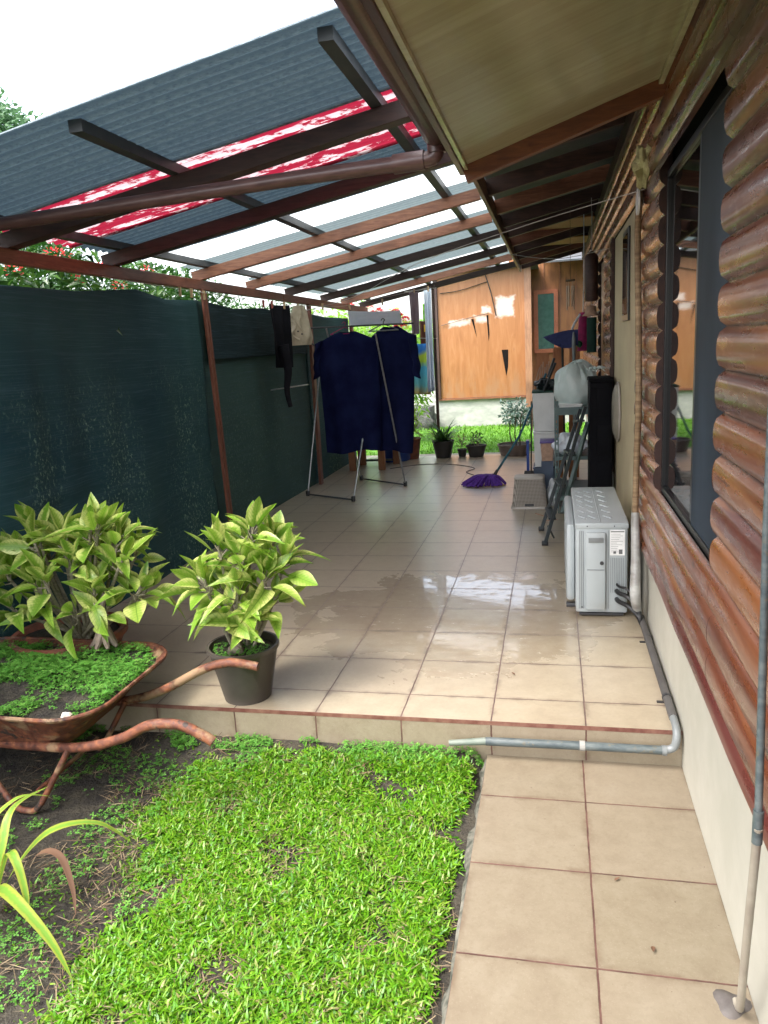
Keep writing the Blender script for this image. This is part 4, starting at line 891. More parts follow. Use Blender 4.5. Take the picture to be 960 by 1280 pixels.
q = small('potted_seedling', (-1.22, 7.66, 0), .10, .145, .17, 'pot_black', 'low black pot with small sprouting leaves in the middle of the patio edge')
hs_ = [(-1.22+.07*math.cos(k*2.4), 7.66+.07*math.sin(k*2.4), .24+.03*(k % 4)) for k in range(7)]; sm = dump_stems(q, (-1.22, 7.66, .13), hs_, .005); rosette_leaves(hs_, 6, .09, M['hedge'], q, .35, .4, (-1.22, 7.66, .15), el=(10, 70), petiole=.02, pm=sm); sm.build('stems', M['stem'], q, smooth=True)
q = small('potted_seedling', (-1.43, 7.70, 0), .05, .07, .11, 'pot_black', 'tiny black pot with a reddish seedling between two larger black pots')
hs_ = [(-1.43, 7.70, .20), (-1.40, 7.68, .28), (-1.47, 7.72, .26)]; sm = dump_stems(q, (-1.43, 7.7, .08), hs_, .004); rosette_leaves(hs_, 7, .09, leafmat('reddish_leaf', [(.22, .10, .05), (.14, .20, .05)]), q, .3, .4, (-1.43, 7.7, .1), el=(10, 70), petiole=.02, pm=sm); sm.build('stems', M['stem'], q, smooth=True)
q = small('planter_with_cuttings', (-.68, 7.75, 0), .20, .24, .16, 'pot_grey', 'wide brown-grey planter with bare upright cuttings by the mop handle')
m = MB(); [m.tube([(-.70+.05*i, 7.75, .12), (-.74+.07*i, 7.74, .30), (-.73+.08*i, 7.75, .50+.04*i)], [.012, .009, .007], 7, smooth=3) for i in range(3)]; m.build('stems', M['bark'], q, smooth=True)

# ------------------------------------------------------------------ wheelbarrow
WB = thing('wheelbarrow', (-2.45, -.5, -.2), 'rusty old wheelbarrow filled with soil and clover standing beside the lawn', 'wheelbarrow')
def rrect(x0, x1, y0, y1, r, z, n=8):
    out = []
    for cx, cy, a0 in ((x1-r, y1-r, 0), (x0+r, y1-r, 90), (x0+r, y0+r, 180), (x1-r, y0+r, 270)):
        for k in range(n+1): a = math.radians(a0+90*k/n); out.append((cx+r*math.cos(a), cy+r*math.sin(a), z))
    return out
def tilt(p): x, y, z = p; return (x, y, z+.02*(x+2)*-1*.6)
loops = [rrect(-2.86, -2.16, -.70, -.22, .10, .030), rrect(-2.95, -2.07, -.77, -.12, .14, .13), rrect(-3.06, -1.965, -.825, -.04, .19, .222), rrect(-3.075, -1.950, -.84, -.025, .20, .228), rrect(-3.075, -1.950, -.84, -.025, .20, .214)]
m = MB(); n = len(loops[0]); [m.v.extend([tilt(p) for p in L]) for L in loops]
for i in range(len(loops)-1):
    for k in range(n): m.f.append((i*n+k, i*n+(k+1) % n, (i+1)*n+(k+1) % n, (i+1)*n+k))
m.f.append(tuple(range(n))[::-1]); m.build('tray', M['rust'], WB, smooth=True, solid=.004)
m = MB(); m.tube([tilt((p[0], p[1], p[2]-.002)) for p in loops[3]]+[tilt(loops[3][0])], .009, 8); m.build('rim', M['rust'], WB, smooth=True)
def soilz(x, y): return .190+.025*mnoise.noise(Vector((x*3, y*3, 1)))+.012*mnoise.noise(Vector((x*11, y*11, 1)))+.03*math.exp(-((x+2.5)**2+(y+.4)**2)*4)
m = MB(); SL = rrect(-3.03, -1.99, -.80, -.065, .18, 0)
cx, cy = -2.5, -.43; m.grid(lambda u, v: (lambda p: (cx+(p[0]-cx)*v, cy+(p[1]-cy)*v, soilz(cx+(p[0]-cx)*v, cy+(p[1]-cy)*v)))(SL[int(round(u*len(SL))) % len(SL)]), len(SL), 20, closed=True); m.build('soil', M['soil'], WB, smooth=True)
def ptt(n): return np.stack([rng.uniform(-3.03, -1.98, n), rng.uniform(-.81, -.06, n)], 1)
def kp(p):
    ins = inside(p[:, 0], p[:, 1], [(a_, b_) for a_, b_, _ in SL]); nn = nz(p[:, 0], p[:, 1], 4, 6)+.6*nz(p[:, 0], p[:, 1], 12, 2)
    bare = np.exp(-(((p[:, 0]+2.42)/.24)**2+((p[:, 1]+.62)/.14)**2))*.42
    return ins & (nn-bare > -.50+rng.uniform(0, .55, len(p)))
clover_patch('clover', 15000, ptt, lambda p: np.array([soilz(a_, b_) for a_, b_ in p])+rng.uniform(.0, .035, len(p))*np.clip(1.0+nz(p[:, 0], p[:, 1], 6, 6), .2, 1.6), (.007, .0135), '', '', parent=WB, keep=kp)
m = MB(); m.lathe((-2.09, -.76, .205), [(.012, 0), (.022, .008), (.015, .018), (.002, .022)], 9, wob=lambda a, z: 1+.3*math.sin(a*3)); m.build('pebble', M['shiny_patch'], WB)
hn = MB(); hn.tube([(-2.95, -.62, .0), (-2.4, -.70, .03), (-2.05, -.765, .075), (-1.84, -.78, .135), (-1.70, -.785, .205), (-1.57, -.785, .215), (-1.47, -.785, .175), (-1.43, -.785, .150)], .0205, 14, smooth=5); hn.build('handle', M['rust'], WB, smooth=True)
hn = MB(); hn.tube([(-2.95, -.33, .0), (-2.4, -.31, .03), (-2.10, -.30, .055), (-1.90, -.30, .12), (-1.70, -.30, .225), (-1.58, -.30, .262), (-1.50, -.30, .262), (-1.425, -.30, .250)], .0205, 14, smooth=5); hn.build('handle', M['rust'], WB, smooth=True)
for yy in (-.765, -.32):
    m = MB(); m.tube([(-2.10, yy, .06), (-2.16, yy-.03, -.05), (-2.235, yy-.06, -.175), (-2.29, yy-.065, -.195), (-2.36, yy-.06, -.17), (-2.50, yy-.02, -.03), (-2.56, yy+.02, .015)], .013, 10, smooth=5); m.build('leg', M['rust'], WB, smooth=True)
m = MB(); m.tube([(-2.25, -.80, -.12), (-2.25, -.36, -.12)], .010, 8); m.build('leg_brace', M['rust'], WB)
m = MB(); m.box(-2.30, -2.26, -.748, -.742, .10, .13); m.build('bolt_plate', M['ac_dark'], WB)
m = MB(); R_ = .16; m.tube([(-3.25+R_*math.cos(k*math.pi/16), -.47, -.025+R_*math.sin(k*math.pi/16)) for k in range(33)], .03, 10, cap=False); wh = m.build('wheel', M['hose'], WB, smooth=True)
m = MB(); m.tube([(-3.25, -.52, -.025), (-3.25, -.42, -.025)], .11, 20); m.build('rim', M['rust'], wh, smooth=True)
m = MB(); m.tube([(-2.95, -.62, .0), (-3.12, -.56, -.01), (-3.25, -.53, -.025)], .018, 8); m.tube([(-2.95, -.33, .0), (-3.12, -.38, -.01), (-3.25, -.41, -.025)], .018, 8); m.build('fork', M['rust'], WB, smooth=True)

# ------------------------------------------------------------------ air conditioner outdoor unit
AC = thing('air_conditioner_unit', (.11, 1.65, 0), 'white outdoor air conditioner unit standing on the tiles against the house wall', 'air conditioner')
X0, X1, Y0, Y1, Z0, Z1 = -.005, .285, 1.11, 2.20, .025, .560
m = MB(); m.box(X0, X1, Y0, Y1, Z0, Z1, .010); m.build('body', M['ac'], AC, smooth=True)
m = MB(); m.box(X0-.003, X1+.004, Y0-.006, Y1+.004, Z1-.028, Z1+.006, .006); tp = m.build('top_panel', M['ac'], AC, smooth=True)
m = MB()
for i in range(6):
    for (xa, xb) in ((.02, .055), (.075, .11), (.16, .20)):
        y = 1.22+i*.155; m.tube([(xa, y+.07, Z1+.006), (xb, y, Z1+.006)], .006, 6)
m.tube([(.135, 1.14, Z1+.004), (.135, 2.17, Z1+.004)], .005, 6); m.tube([(.125, 1.14, Z1+.004), (.125, 2.17, Z1+.004)], .003, 6); m.build('pressed_ribs', M['ac'], tp, smooth=True)
m = MB(); m.box(X0-.052, X0-.001, Y0+.10, Y1-.12, .06, .535, .02); m.build('front_grille', M['ac'], AC, smooth=True)
m = MB(); m.box(.050, .163, Y0-.026, Y0-.001, .047, .515, .012); sc_ = m.build('valve_cover', M['ac'], AC, smooth=True)
m = MB(); m.box(.066, .150, Y0-.031, Y0-.0262, .455, .485, .002); m.build('grip', M['grey_plastic'], sc_, smooth=True)
m = MB(); m.box(.058, .156, Y0-.030, Y0-.0262, .292, .296, .001); m.build('cover_seam', M['grey_plastic'], sc_, smooth=True)
m = MB(); m.tube([(.140, Y0-.034, .335), (.140, Y0-.026, .335)], .011, 14); m.build('screw', M['ac_dark'], sc_)
m = MB(); [m.box(x, x+.003, Y0-.0035, Y0+.001, .05, .52) for x in (.016, .026, .036, .178, .272)]; m.build('pressed_lines', M['grey_plastic'], AC)
m = MB(); [m.box(x, x+.0022, Y0-.0035, Y0+.001, .15, .36) for x in (.19, .20, .21, .22, .23, .24, .25, .26)]; m.build('side_ribs', M['grey_plastic'], AC)
m = MB(); m.box(.186, .268, Y0-.0045, Y0-.0008, .375, .525); lb = m.build('sticker', M['paper'], AC)
m = MB(); m.box(.190, .264, Y0-.0055, Y0-.0046, .512, .518)
for i in range(11): m.box(.192, .192+random.uniform(.03, .066), Y0-.0055, Y0-.0046, .500-i*.0105, .5015-i*.0105)
m.box(.205, .22, Y0-.0055, Y0-.0046, .385, .40); m.box(.235, .255, Y0-.0055, Y0-.0046, .383, .41); m.build('sticker_print', M['print'], lb)
for x, z in ((.06, .548), (.21, .548), (.03, .06)):
    m = MB(); m.tube([(x, Y0-.0085, z), (x, Y0-.0055, z)], .004, 8); m.build('screw', M['ac_dark'], AC)
for (y0, y1) in ((Y0+.16, Y0+.20), (Y1-.25, Y1-.2)):
    m = MB(); m.box(X0-.052, X1, y0, y1, .001, .024, .003); m.build('foot', M['ac_dark'], AC, smooth=True)
for i, z in enumerate((.20, .16, .11)):
    m = MB(); m.tube([(.225, Y0+.005, z), (.235, Y0-.05, z+.002), (.285, Y0-.10-i*.01, z-.005), (.33, Y0-.12-i*.012, z*.55), (.345, Y0-.16-i*.015, .03), (.352, Y0-.25, .028)], .013 if i else .007, 9, smooth=5); m.build('hose', M['hose'], AC, smooth=True)
m = MB(); m.box(X0+.02, X1-.02, Y0-.004, Y0+.02, .012, .024); m.build('base_rail', M['ac_dark'], AC)
# insulated riser pipe running up the wall
RP = thing('lagged_pipe', (.3, 1.1, 0), 'taped and lagged cooling pipe climbing the wall beside the air conditioner', 'pipe')
pts = [(.335, 1.02, .06), (.31, .93, .20), (.315, .98, .40), (.315, 1.04, .64), (.318, 1.03, .95), (.318, .97, 1.27), (.322, 1.08, 1.7), (.325, 1.20, 2.10), (.325, 1.14, 2.28), (.325, 1.06, 2.38)]
m = MB(); m.tube(pts[3:], .017, 12, smooth=8); m.build('lagging', M['lag'], RP, smooth=True)
m = MB(); m.tube(pts[:4], [.024, .030, .026, .022], 12, smooth=6); m.build('silver_tape', M['tape'], RP, smooth=True)
tag(blob((.33, .98, 2.43), (.045, .05, .085), 5, .9).build('foam_blob', M['foam'], smooth=True, parent=RP))
m = MB(); m.tube([(.305, 1.06, 2.27), (.315, 1.06, 2.27)], .065, 20); m.build('wall_disc', M['white_plastic'], RP, smooth=True)
# conduit on the floor along the wall, elbow, pipe along the riser
CP = thing('floor_conduit', (.35, .4, 0), 'dark grey conduit lying along the foot of the house wall', 'pipe')
m = MB(); m.tube([(.352, 1.02, .035), (.356, .75, .026), (.358, .2, .024), (.358, -.16, .024)], .019, 12, smooth=4); m.build('tube', M['conduit'], CP, smooth=True)
for y in (.72, .02):
    m = MB(); m.tube([(.358, y, .024), (.358, y+.018, .024)], .0215, 12); m.box(.315, .345, y+.002, y+.016, .001, .006); m.build('clip', M['ac_dark'], CP)
GP = thing('drain_pipe', (-.1, -.26, -.06), 'weathered grey drain pipe lying along the front of the patio step', 'pipe')
m = MB(); m.tube([(.358, -.16, .024), (.358, -.24, .018), (.356, -.268, -.01), (.345, -.270, -.05), (.31, -.270, -.066)], .0165, 12, smooth=5); m.build('elbow', M['grey_plastic'], GP, smooth=True)
m = MB(); m.tube([(.315, -.270, -.066), (-.01, -.270, -.066), (-.42, -.270, -.070)], .0185, 14); m.build('tube', M['galv'], GP, smooth=True)
m = MB(); m.tube([(-.42, -.270, -.070), (-.58, -.275, -.085)], [.0165, .012], 12); m.build('tail', mat('algae_pipe', (.13, .16, .13), (.20, .22, .19), .6), GP, smooth=True)
m = MB(); m.tube([(-.028, -.270, -.066), (-.006, -.270, -.066)], .0215, 14); m.build('collar', M['tape'], GP, smooth=True)
m = MB(); m.tube([(.30, -.270, -.066), (.318, -.270, -.066)], .0215, 14); m.build('joint', M['grey_plastic'], GP, smooth=True)
VP = thing('standpipe', (.345, -1.72, -.157), 'thin grey-green standpipe rising beside the cream plinth at the right edge', 'pipe')
m = MB(); m.tube([(.300, -1.69, .56), (.300, -1.64, 1.2), (.300, -1.60, 2.62)], .0085, 10); m.build('tube', M['galv'], VP, smooth=True)
m = MB(); m.tube([(.34, -1.42, -.145), (.34, -1.46, -.13), (.332, -1.50, -.06), (.318, -1.57, .12), (.300, -1.69, .56)], .0100, 10, smooth=4); m.build('lower_tube', mat('cream_pipe', (.30, .27, .215), (.22, .19, .15), .5, 10), VP, smooth=True)
m = MB(); m.tube([(.3005, -1.685, .52), (.300, -1.688, .60)], .0115, 10); m.build('collar', M['galv'], VP, smooth=True)
m = MB(); m.lathe((.33, -1.42, -.157), [(.045, 0), (.035, .006), (.020, .014), (.001, .015)], 20, wob=lambda a, z: 1+.2*math.sin(a*3+1)); m.build('mortar_foot', mat('wet_mortar', (.07, .06, .055), (.12, .105, .095), .6, 20), VP, smooth=True)

# ------------------------------------------------------------------ drying rack and laundry
DR = thing('drying_rack', (-2.35, 5.2, 0), 'folding steel clothes drying rack with crossed legs on the tiles', 'drying rack')
A, B, C_, D = (-2.89, 4.90, .02), (-2.255, 4.54, .02), (-2.50, 5.88, .02), (-1.84, 5.39, .02)
tA, tB, tC, tD = (-2.86, 5.75, 1.62), (-2.22, 5.95, 1.62), (-2.60, 5.14, 1.86), (-1.93, 4.66, 1.76)
for a, b in ((A, tA), (B, tB), (C_, tC), (D, tD)):
    m = MB(); m.tube([a, b], .0095, 8); m.build('leg', M['metal_rod'], DR, smooth=True)
for a, b in ((A, B), (C_, D)):
    m = MB(); m.tube([a, b], .010, 8); m.build('foot_bar', M['purlin'], DR, smooth=True)
for a in (A, B, C_, D):
    m = MB(); m.box(a[0]-.02, a[0]+.02, a[1]-.02, a[1]+.02, .001, .06, .006); m.build('rubber_foot', M['hose'], DR, smooth=True)
m = MB(); m.tube([(-2.86, 5.75, 1.62), (-2.95, 5.3, 1.80), (-3.0, 5.1, 1.88), (-1.93, 5.1, 1.862), (-1.60, 5.1, 1.855)], .010, 8); m.build('top_rail', M['purlin'], DR, smooth=True)
m = MB(); m.tube([(-2.92, 4.10, 1.26), (-2.88, 5.2, 1.25)], .007, 8); m.build('cross_rail', M['metal_rod'], DR, smooth=True)
def shirt(name, cx, cy, zt, zb, hw, hwb, label, m_, yaw=0.0, seed=0, sleeveL=.5, sleeveR=.5, hang='pink'):
    o = thing(name, (cx, cy, zb), label, 'shirt', 'navy garments drying on the rack'); ca, sa = math.cos(yaw), math.sin(yaw)
    def W_(x, y, z): return (cx+x*ca-y*sa, cy+x*sa+y*ca, z)
    def half(v):   # v: 0 hem .. 1 neck
        z = zb+(zt-zb)*v
        if v < .90: w = hwb+(hw-hwb)*(v/.90)**.8
        else: w = hw-(hw-.085)*((v-.90)/.10)**1.4
        return w
    def fn(u, v):
        a = u*2*math.pi; w = half(v); th = .065*(1-.25*v)*(1 if v < .9 else 1-(v-.9)*6)
        x = w*math.copysign(abs(math.cos(a))**.75, math.cos(a)); y = th*math.sin(a)
        fold = .038*math.sin(x*19+seed+v*1.5)*(1-v)**.6+.014*mnoise.noise(Vector((x*7, v*3, seed)))+.010*mnoise.noise(Vector((x*16, v*6+y*8, seed+3)))
        dip = -.035*math.exp(-(x/.06)**2)*max(0, (v-.9)*10)*(1 if math.sin(a) < 0 else .3)
        hem = .02*math.sin(x*9+seed)*(1-v)**3
        return W_(x, y+fold, zb+(zt-zb)*v+dip+hem)
    m = MB(); m.grid(fn, 72, 46, closed=True); m.build('body', m_, o, smooth=True)
    for sgn, sl_ in ((-1, sleeveL), (1, sleeveR)):
        if sl_ <= 0: continue
        def sf(u, v):
            a = u*2*math.pi; t_ = v; r = .085*(1-.25*t_)
            px = sgn*(hw*.93+.05*math.sin(t_*1.4)); pz = zt-.10-(zt-zb)*sl_*t_*.98
            return W_(px+r*math.cos(a)*.62+.006*math.sin(t_*17+seed), .045*math.sin(a)+.012*math.sin(t_*11+u*12), pz+.02*math.cos(a)*sgn*-1)
        s_ = MB(); s_.grid(sf, 20, 16, closed=True); s_.f.append(tuple(len(s_.v)-20+k for k in range(20))); s_.f.append(tuple(range(20))[::-1]); s_.build('sleeve', m_, o, smooth=True)
    return o
shirt('navy_shirt', -2.36, 5.10, 1.815, .475, .35, .325, 'long navy shirt with wide sleeve hanging at the left of the rack', M['navy'], 0, 0, .30, 0)
shirt('navy_shirt', -1.885, 5.22, 1.845, .44, .27, .20, 'second navy shirt overlapping at the right end of the rack', M['navy2'], -.25, 2.2, 0, .34)
for (cx, cy, mm, nm, zt) in ((-2.38, 5.10, 'magenta', 'pink wire hanger holding the left navy shirt', 1.86), (-1.95, 5.16, 'grey_plastic', 'grey plastic hanger holding the right navy shirt', 1.87)):
    m = MB(); r = .004 if mm == 'magenta' else .008; m.tube([(cx-.17, cy, zt-.07), (cx-.03, cy, zt-.01), (cx, cy, zt), (cx+.03, cy, zt-.01), (cx+.17, cy, zt-.07), (cx-.17, cy, zt-.07)], r, 6); m.tube([(cx, cy, zt), (cx+.004, cy, zt+.025), (cx+.02, cy-.012, zt+.045), (cx+.0, cy-.02, zt+.058), (cx-.02, cy-.012, zt+.04)], r*.8, 6, smooth=4)
    tag(m.build('clothes_hanger', M[mm], smooth=True), nm, 'hanger', 'clothes hangers')
# clotheslines
def line(pts, label, r=.0028):
    m = MB(); m.tube(pts, r, 6, smooth=8); return tag(m.build('clothesline', M['line'], smooth=True), label, 'clothesline')
line([(-2.93, 1.3, 2.16), (-2.86, 2.6, 2.13), (-2.75, 4.2, 2.10), (-2.35, 4.95, 2.08), (-2.1, 5.7, 2.18), (-1.82, 6.5, 2.29), (-1.78, 7.6, 2.40)], 'long washing line following the eave beam with pegs and clothes')
line([(.335, 1.02, 2.32), (-.30, 1.72, 2.29), (-1.15, 2.85, 2.24), (-2.05, 4.35, 2.13), (-2.96, 5.62, 2.10)], 'pale line strung from the wall disc down to the net')
line([(.33, 3.5, 2.30), (-.1, 4.3, 2.33), (-.62, 5.6, 2.55)], 'short thin line under the dark house eave')
def peg(p, label, mm='peg', tl=0.0, s=1.0):
    m = MB(); x, y, z = p
    for k in (-1, 1): m.bar((x+k*.006, y, z+.02*s), (x+k*.004+tl, y, z-.05*s), .008, .012, (0, 1, 0))
    m.tube([(x-.008, y, z-.004), (x+.008, y, z-.004)], .005, 6)
    return tag(m.build('clothes_peg', M[mm]), label, 'clothes peg', 'clothes pegs on the washing lines')
pl_ = [((-2.88, 2.25, 2.135), 'wooden peg nearest the near post on the long line'), ((-2.86, 2.40, 2.13), 'second wooden peg left of the near post on the long line'), ((-2.86, 2.62, 2.125), 'wooden peg just left of the near net post'),
       ((-2.79, 3.75, 2.10), 'pink peg between the near post and the cap'), ((-2.78, 3.95, 2.10), 'pink peg beside the dark tights'), ((-2.75, 4.22, 2.10), 'peg holding the dark tights'), ((-2.70, 4.50, 2.09), 'peg holding the beige cap'), ((-2.50, 4.72, 2.09), 'wooden peg right of the cap'),
       ((-2.30, 5.05, 2.09), 'tilted wooden peg holding the left end of the white towel'), ((-2.02, 5.50, 2.14), 'wooden peg holding the right end of the white towel'), ((-1.82, 6.50, 2.29), 'wooden peg holding the grey sock'), ((-1.80, 7.51, 2.39), 'wooden peg holding the striped pale cloth')]
for i, (p, l) in enumerate(pl_): peg(p, l, 'peg_red' if i in (3, 4) else 'peg', .015 if i in (8,) else .0)
def cloth(name, a, b, drop, label, cat, m_, seed=0, folds=3, amp=.02, taper=0.0, uneven=0.0, group=None):
    a = Vector(a); b = Vector(b); d = (b-a); nrm = d.cross(Vector((0, 0, 1))).normalized(); mid = (a+b)/2
    def fn(u, v):
        k = 1-taper*v; p = mid+(a.lerp(b, u)-mid)*k; L = drop*(1+uneven*(u-.5)); w = amp*math.sin(u*folds*6.28+seed+v*1.2)*(.4+v)+.01*mnoise.noise(Vector((u*4, v*4, seed)))
        return (p.x+nrm.x*w, p.y+nrm.y*w, p.z-L*v-.01*math.sin(u*math.pi)*(1-v))
    m = MB(); m.grid(fn, 30, 24); return tag(m.build(name, m_, smooth=True, solid=.004), label, cat, group)
cloth('dark_tights', (-2.83, 3.98, 2.10), (-2.73, 4.30, 2.09), .62, 'black tights with one leg trailing, pegged left of the beige cap', 'tights', M['black_cloth'], 1, 2, .03, .35)
m = MB(); m.tube([(-2.75, 4.10, 1.7), (-2.73, 4.12, 1.45), (-2.76, 4.12, 1.25), (-2.74, 4.13, 1.08)], [.055, .042, .030, .022], 10, smooth=5)
bpy.data.objects['dark_tights']['category'] = 'tights'; o_ = m.build('leg', M['black_cloth'], bpy.data.objects['dark_tights'], smooth=True)
# cap
cp = thing('beige_cap', (-2.70, 4.50, 1.7), 'beige canvas bucket hat pegged to the line above the black tights', 'hat')
def capf(u, v):
    a = u*6.2832; z = 2.09-.40*v; r = .055+.085*math.sin(min(1, v*1.15)*math.pi*.5)**.8*(1 if v < .82 else 1-(v-.82)*1.9)
    k = 1+.12*math.sin(a*5+v*6)+.12*mnoise.noise(Vector((math.cos(a)*2, math.sin(a)*2, v*4)))
    return (-2.70+r*k*.9*math.cos(a), 4.50+r*k*.6*math.sin(a), z)
m = MB(); m.grid(capf, 40, 22, closed=True); m.f.append(tuple(len(m.v)-40+k for k in range(40))); m.build('crown', M['beige_cloth'], cp, smooth=True)
m = MB(); m.tube([(-2.75, 4.41, 1.98), (-2.71, 4.405, 1.88), (-2.75, 4.40, 1.80), (-2.68, 4.405, 1.74)], .012, 8, smooth=4); m.tube([(-2.65, 4.42, 1.99), (-2.67, 4.41, 1.90), (-2.62, 4.41, 1.80)], .010, 8, smooth=4); m.build('brim_fold', M['beige_cloth'], cp, smooth=True)
m = MB(); [m.tube([(x, 4.398-.012, z), (x, 4.405, z)], .008, 8) for x, z in ((-2.685, 1.83), (-2.645, 1.80))]; m.build('eyelet', M['ac_dark'], cp)
cloth('white_towel', (-2.31, 5.04, 2.03), (-1.86, 5.72, 2.03), .155, 'folded white towel pegged on the line above the navy shirts', 'towel', bagmat('backlit_white_towel', (.78, .82, .88), (.86, .88, .92), .6), 0, 1, .012)
cloth('grey_sock', (-1.88, 6.46, 2.28), (-1.77, 6.52, 2.28), .52, 'long mauve grey sock hanging near the far end of the line', 'sock', M['grey_cloth'], 0, 1, .012, .2)
cloth('striped_pale_cloth', (-1.86, 7.50, 2.36), (-1.765, 7.52, 2.38), 1.40, 'pale blue and white cloth hanging beside the plywood wall edge', 'cloth', M['sky_cloth'], 1, 2, .012)
cloth('beach_towel', (-2.12, 7.60, 1.66), (-1.84, 7.62, 1.64), .72, 'bright blue, lime and yellow beach towel hanging behind the shirts', 'towel', M['towel'], 2, 2, .02)
cloth('lime_cloth', (-2.13, 9.0, 2.26), (-2.03, 9.0, 2.26), .34, 'lime green cloth hanging in the gap beside the plywood shack', 'cloth', mat('lime_cloth', (.18, .60, .05), (.25, .70, .06), .8), 0, 1, .01)
cloth('brown_garment', (-1.97, 7.70, 1.96), (-1.83, 7.70, 1.96), .62, 'dark brown garment with a small yellow patch between the hanging towels', 'garment', mat('dark_brown_cloth', (.07, .02, .012), (.12, .04, .02), .9), 0, 1, .02)
m = MB(); m.box(-1.905, -1.845, 7.655, 7.665, 1.80, 1.90); m.build('yellow_patch', mat('yellow_patch', (.7, .45, .03), rough=.8), bpy.data.objects['brown_garment'])
# line post the far clothes hang on
CPN = thing('line_post', (-1.72, 7.78, 0), 'dark timber post beside the hanging pale cloth at the far edge of the patio', 'post')
m = MB(); m.box(-1.80, -1.76, 7.78, 7.83, .0, 2.45); m.build('upright', M['rafter_dark'], CPN, bevel=.003); m = MB(); m.tube([(-2.15, 7.60, 2.36), (-1.72, 7.80, 2.40)], .006, 6); m.tube([(-2.12, 7.58, 1.73), (-1.75, 7.79, 1.70)], .006, 6); m.build('cross_wire', M['line'], CPN)
# bench and blue drum behind the shirts
BN = thing('wooden_bench', (-2.6, 6.9, 0), 'rough wooden bench with thick orange legs behind the hanging shirts', 'bench')
for x, y in ((-2.80, 6.62), (-2.40, 6.66), (-2.30, 7.15), (-2.78, 7.12)):
    m = MB(); m.box(x-.045, x+.045, y-.03, y+.03, .001, .62); m.build('leg', M['bench'], BN, bevel=.004)
m = MB(); m.box(-2.88, -2.20, 6.55, 7.22, .625, .66); m.build('top', M['bench'], BN, bevel=.005); m = MB(); m.box(-2.75, -2.35, 7.10, 7.13, .05, .08); m.build('rail', M['galv'], BN)
DB = thing('blue_drum', (-2.30, 7.45, 0), 'blue plastic drum standing behind the wooden bench', 'drum')
m = MB(); m.lathe((-2.40, 7.50, .001), [(.22, 0), (.235, .03), (.235, .2), (.245, .22), (.235, .24), (.235, .45), (.22, .5)], 32, cap1=True); m.build('barrel', M['blue'], DB, smooth=True); m = MB(); m.tube([(-2.40, 7.50, .502), (-2.40, 7.50, .525)], .20, 30); m.build('lid', M['blue'], DB, smooth=True)

# ------------------------------------------------------------------ mop, stool and clutter by the wall
MP = thing('purple_mop', (-.95, 5.4, 0), 'purple string mop with teal handle resting head down on the tiles', 'mop')
m = MB(); m.tube([(-.80, 5.42, .10), (-.50, 5.36, .56), (-.20, 5.30, 1.24)], .013, 10); m.build('handle', M['teal'], MP, smooth=True)
m = MB(); m.tube([(-.18, 5.296, 1.20), (-.11, 5.285, 1.40)], .014, 10); m.build('grip', M['hose'], MP, smooth=True)
m = MB(); m.tube([(-.82, 5.423, .06), (-.76, 5.413, .17)], [.026, .016], 10); m.build('socket', M['ac_dark'], MP, smooth=True)
m = MB()
for k in range(90):
    a = math.radians(rng.uniform(-205, 25)) if k < 60 else rng.uniform(0, 6.28); L_ = rng.uniform(.13, .24)*(1.4 if math.cos(a) < -.4 else .85); b = Vector((-.83, 5.42, .10)); e = Vector((-.86+L_*math.cos(a), 5.40+L_*math.sin(a)*.8, .012)); mid = b.lerp(e, .5)+Vector((0, 0, .028+rng.uniform(0, .02)))
    m.tube([b, mid, e], [.014, .015, .010], 6, smooth=4)
m.build('mop_head', M['purple'], MP, smooth=True)
ST = thing('step_stool', (-.36, 4.2, 0), 'taupe woven-pattern plastic step stool on the tiles beside the rack', 'stool')
def stf(u, v, g=0):
    L = rrect(-1, 1, -1, 1, .35, 0, 5); i = int(round(u*len(L))) % len(L); p = L[i]; hx = .172-.030*v; hy = .125-.022*v; return (-.36+p[0]*hx, 4.20+p[1]*hy, .012+.275*v)
m = MB(); m.grid(stf, 24, 8, closed=True); m.build('sides', M['wicker'], ST, smooth=True)
m = MB(); L = rrect(-.36-.146, -.36+.146, 4.20-.108, 4.20+.108, .04, .222, 6); n = len(L); m.v += [(x, y, .285) for x, y, _ in L]+[(x, y, .300) for x, y, _ in L]+[(-.36+(x+.36)*.93, 4.2+(y-4.2)*.93, .308) for x, y, _ in L]
m.f += [(i*n+k, i*n+(k+1) % n, (i+1)*n+(k+1) % n, (i+1)*n+k) for i in range(2) for k in range(n)]+[tuple(2*n+k for k in range(n))]; m.build('top', M['taupe'], ST, smooth=True)
m = MB(); L = rrect(-.36-.185, -.36+.185, 4.20-.137, 4.20+.137, .05, .001, 6); m.v += [(x, y, .001) for x, y, _ in L]+[(-.36+(x+.36)*.96, 4.2+(y-4.2)*.96, .022) for x, y, _ in L]
m.f += [(k, (k+1) % n, n+(k+1) % n, n+k) for k in range(n)]; m.build('skirt', M['taupe'], ST, smooth=True)
m = MB(); m.box(-.405, -.320, 4.066, 4.075, .028, .050, .002); m.build('name_plate', M['ac_dark'], ST)
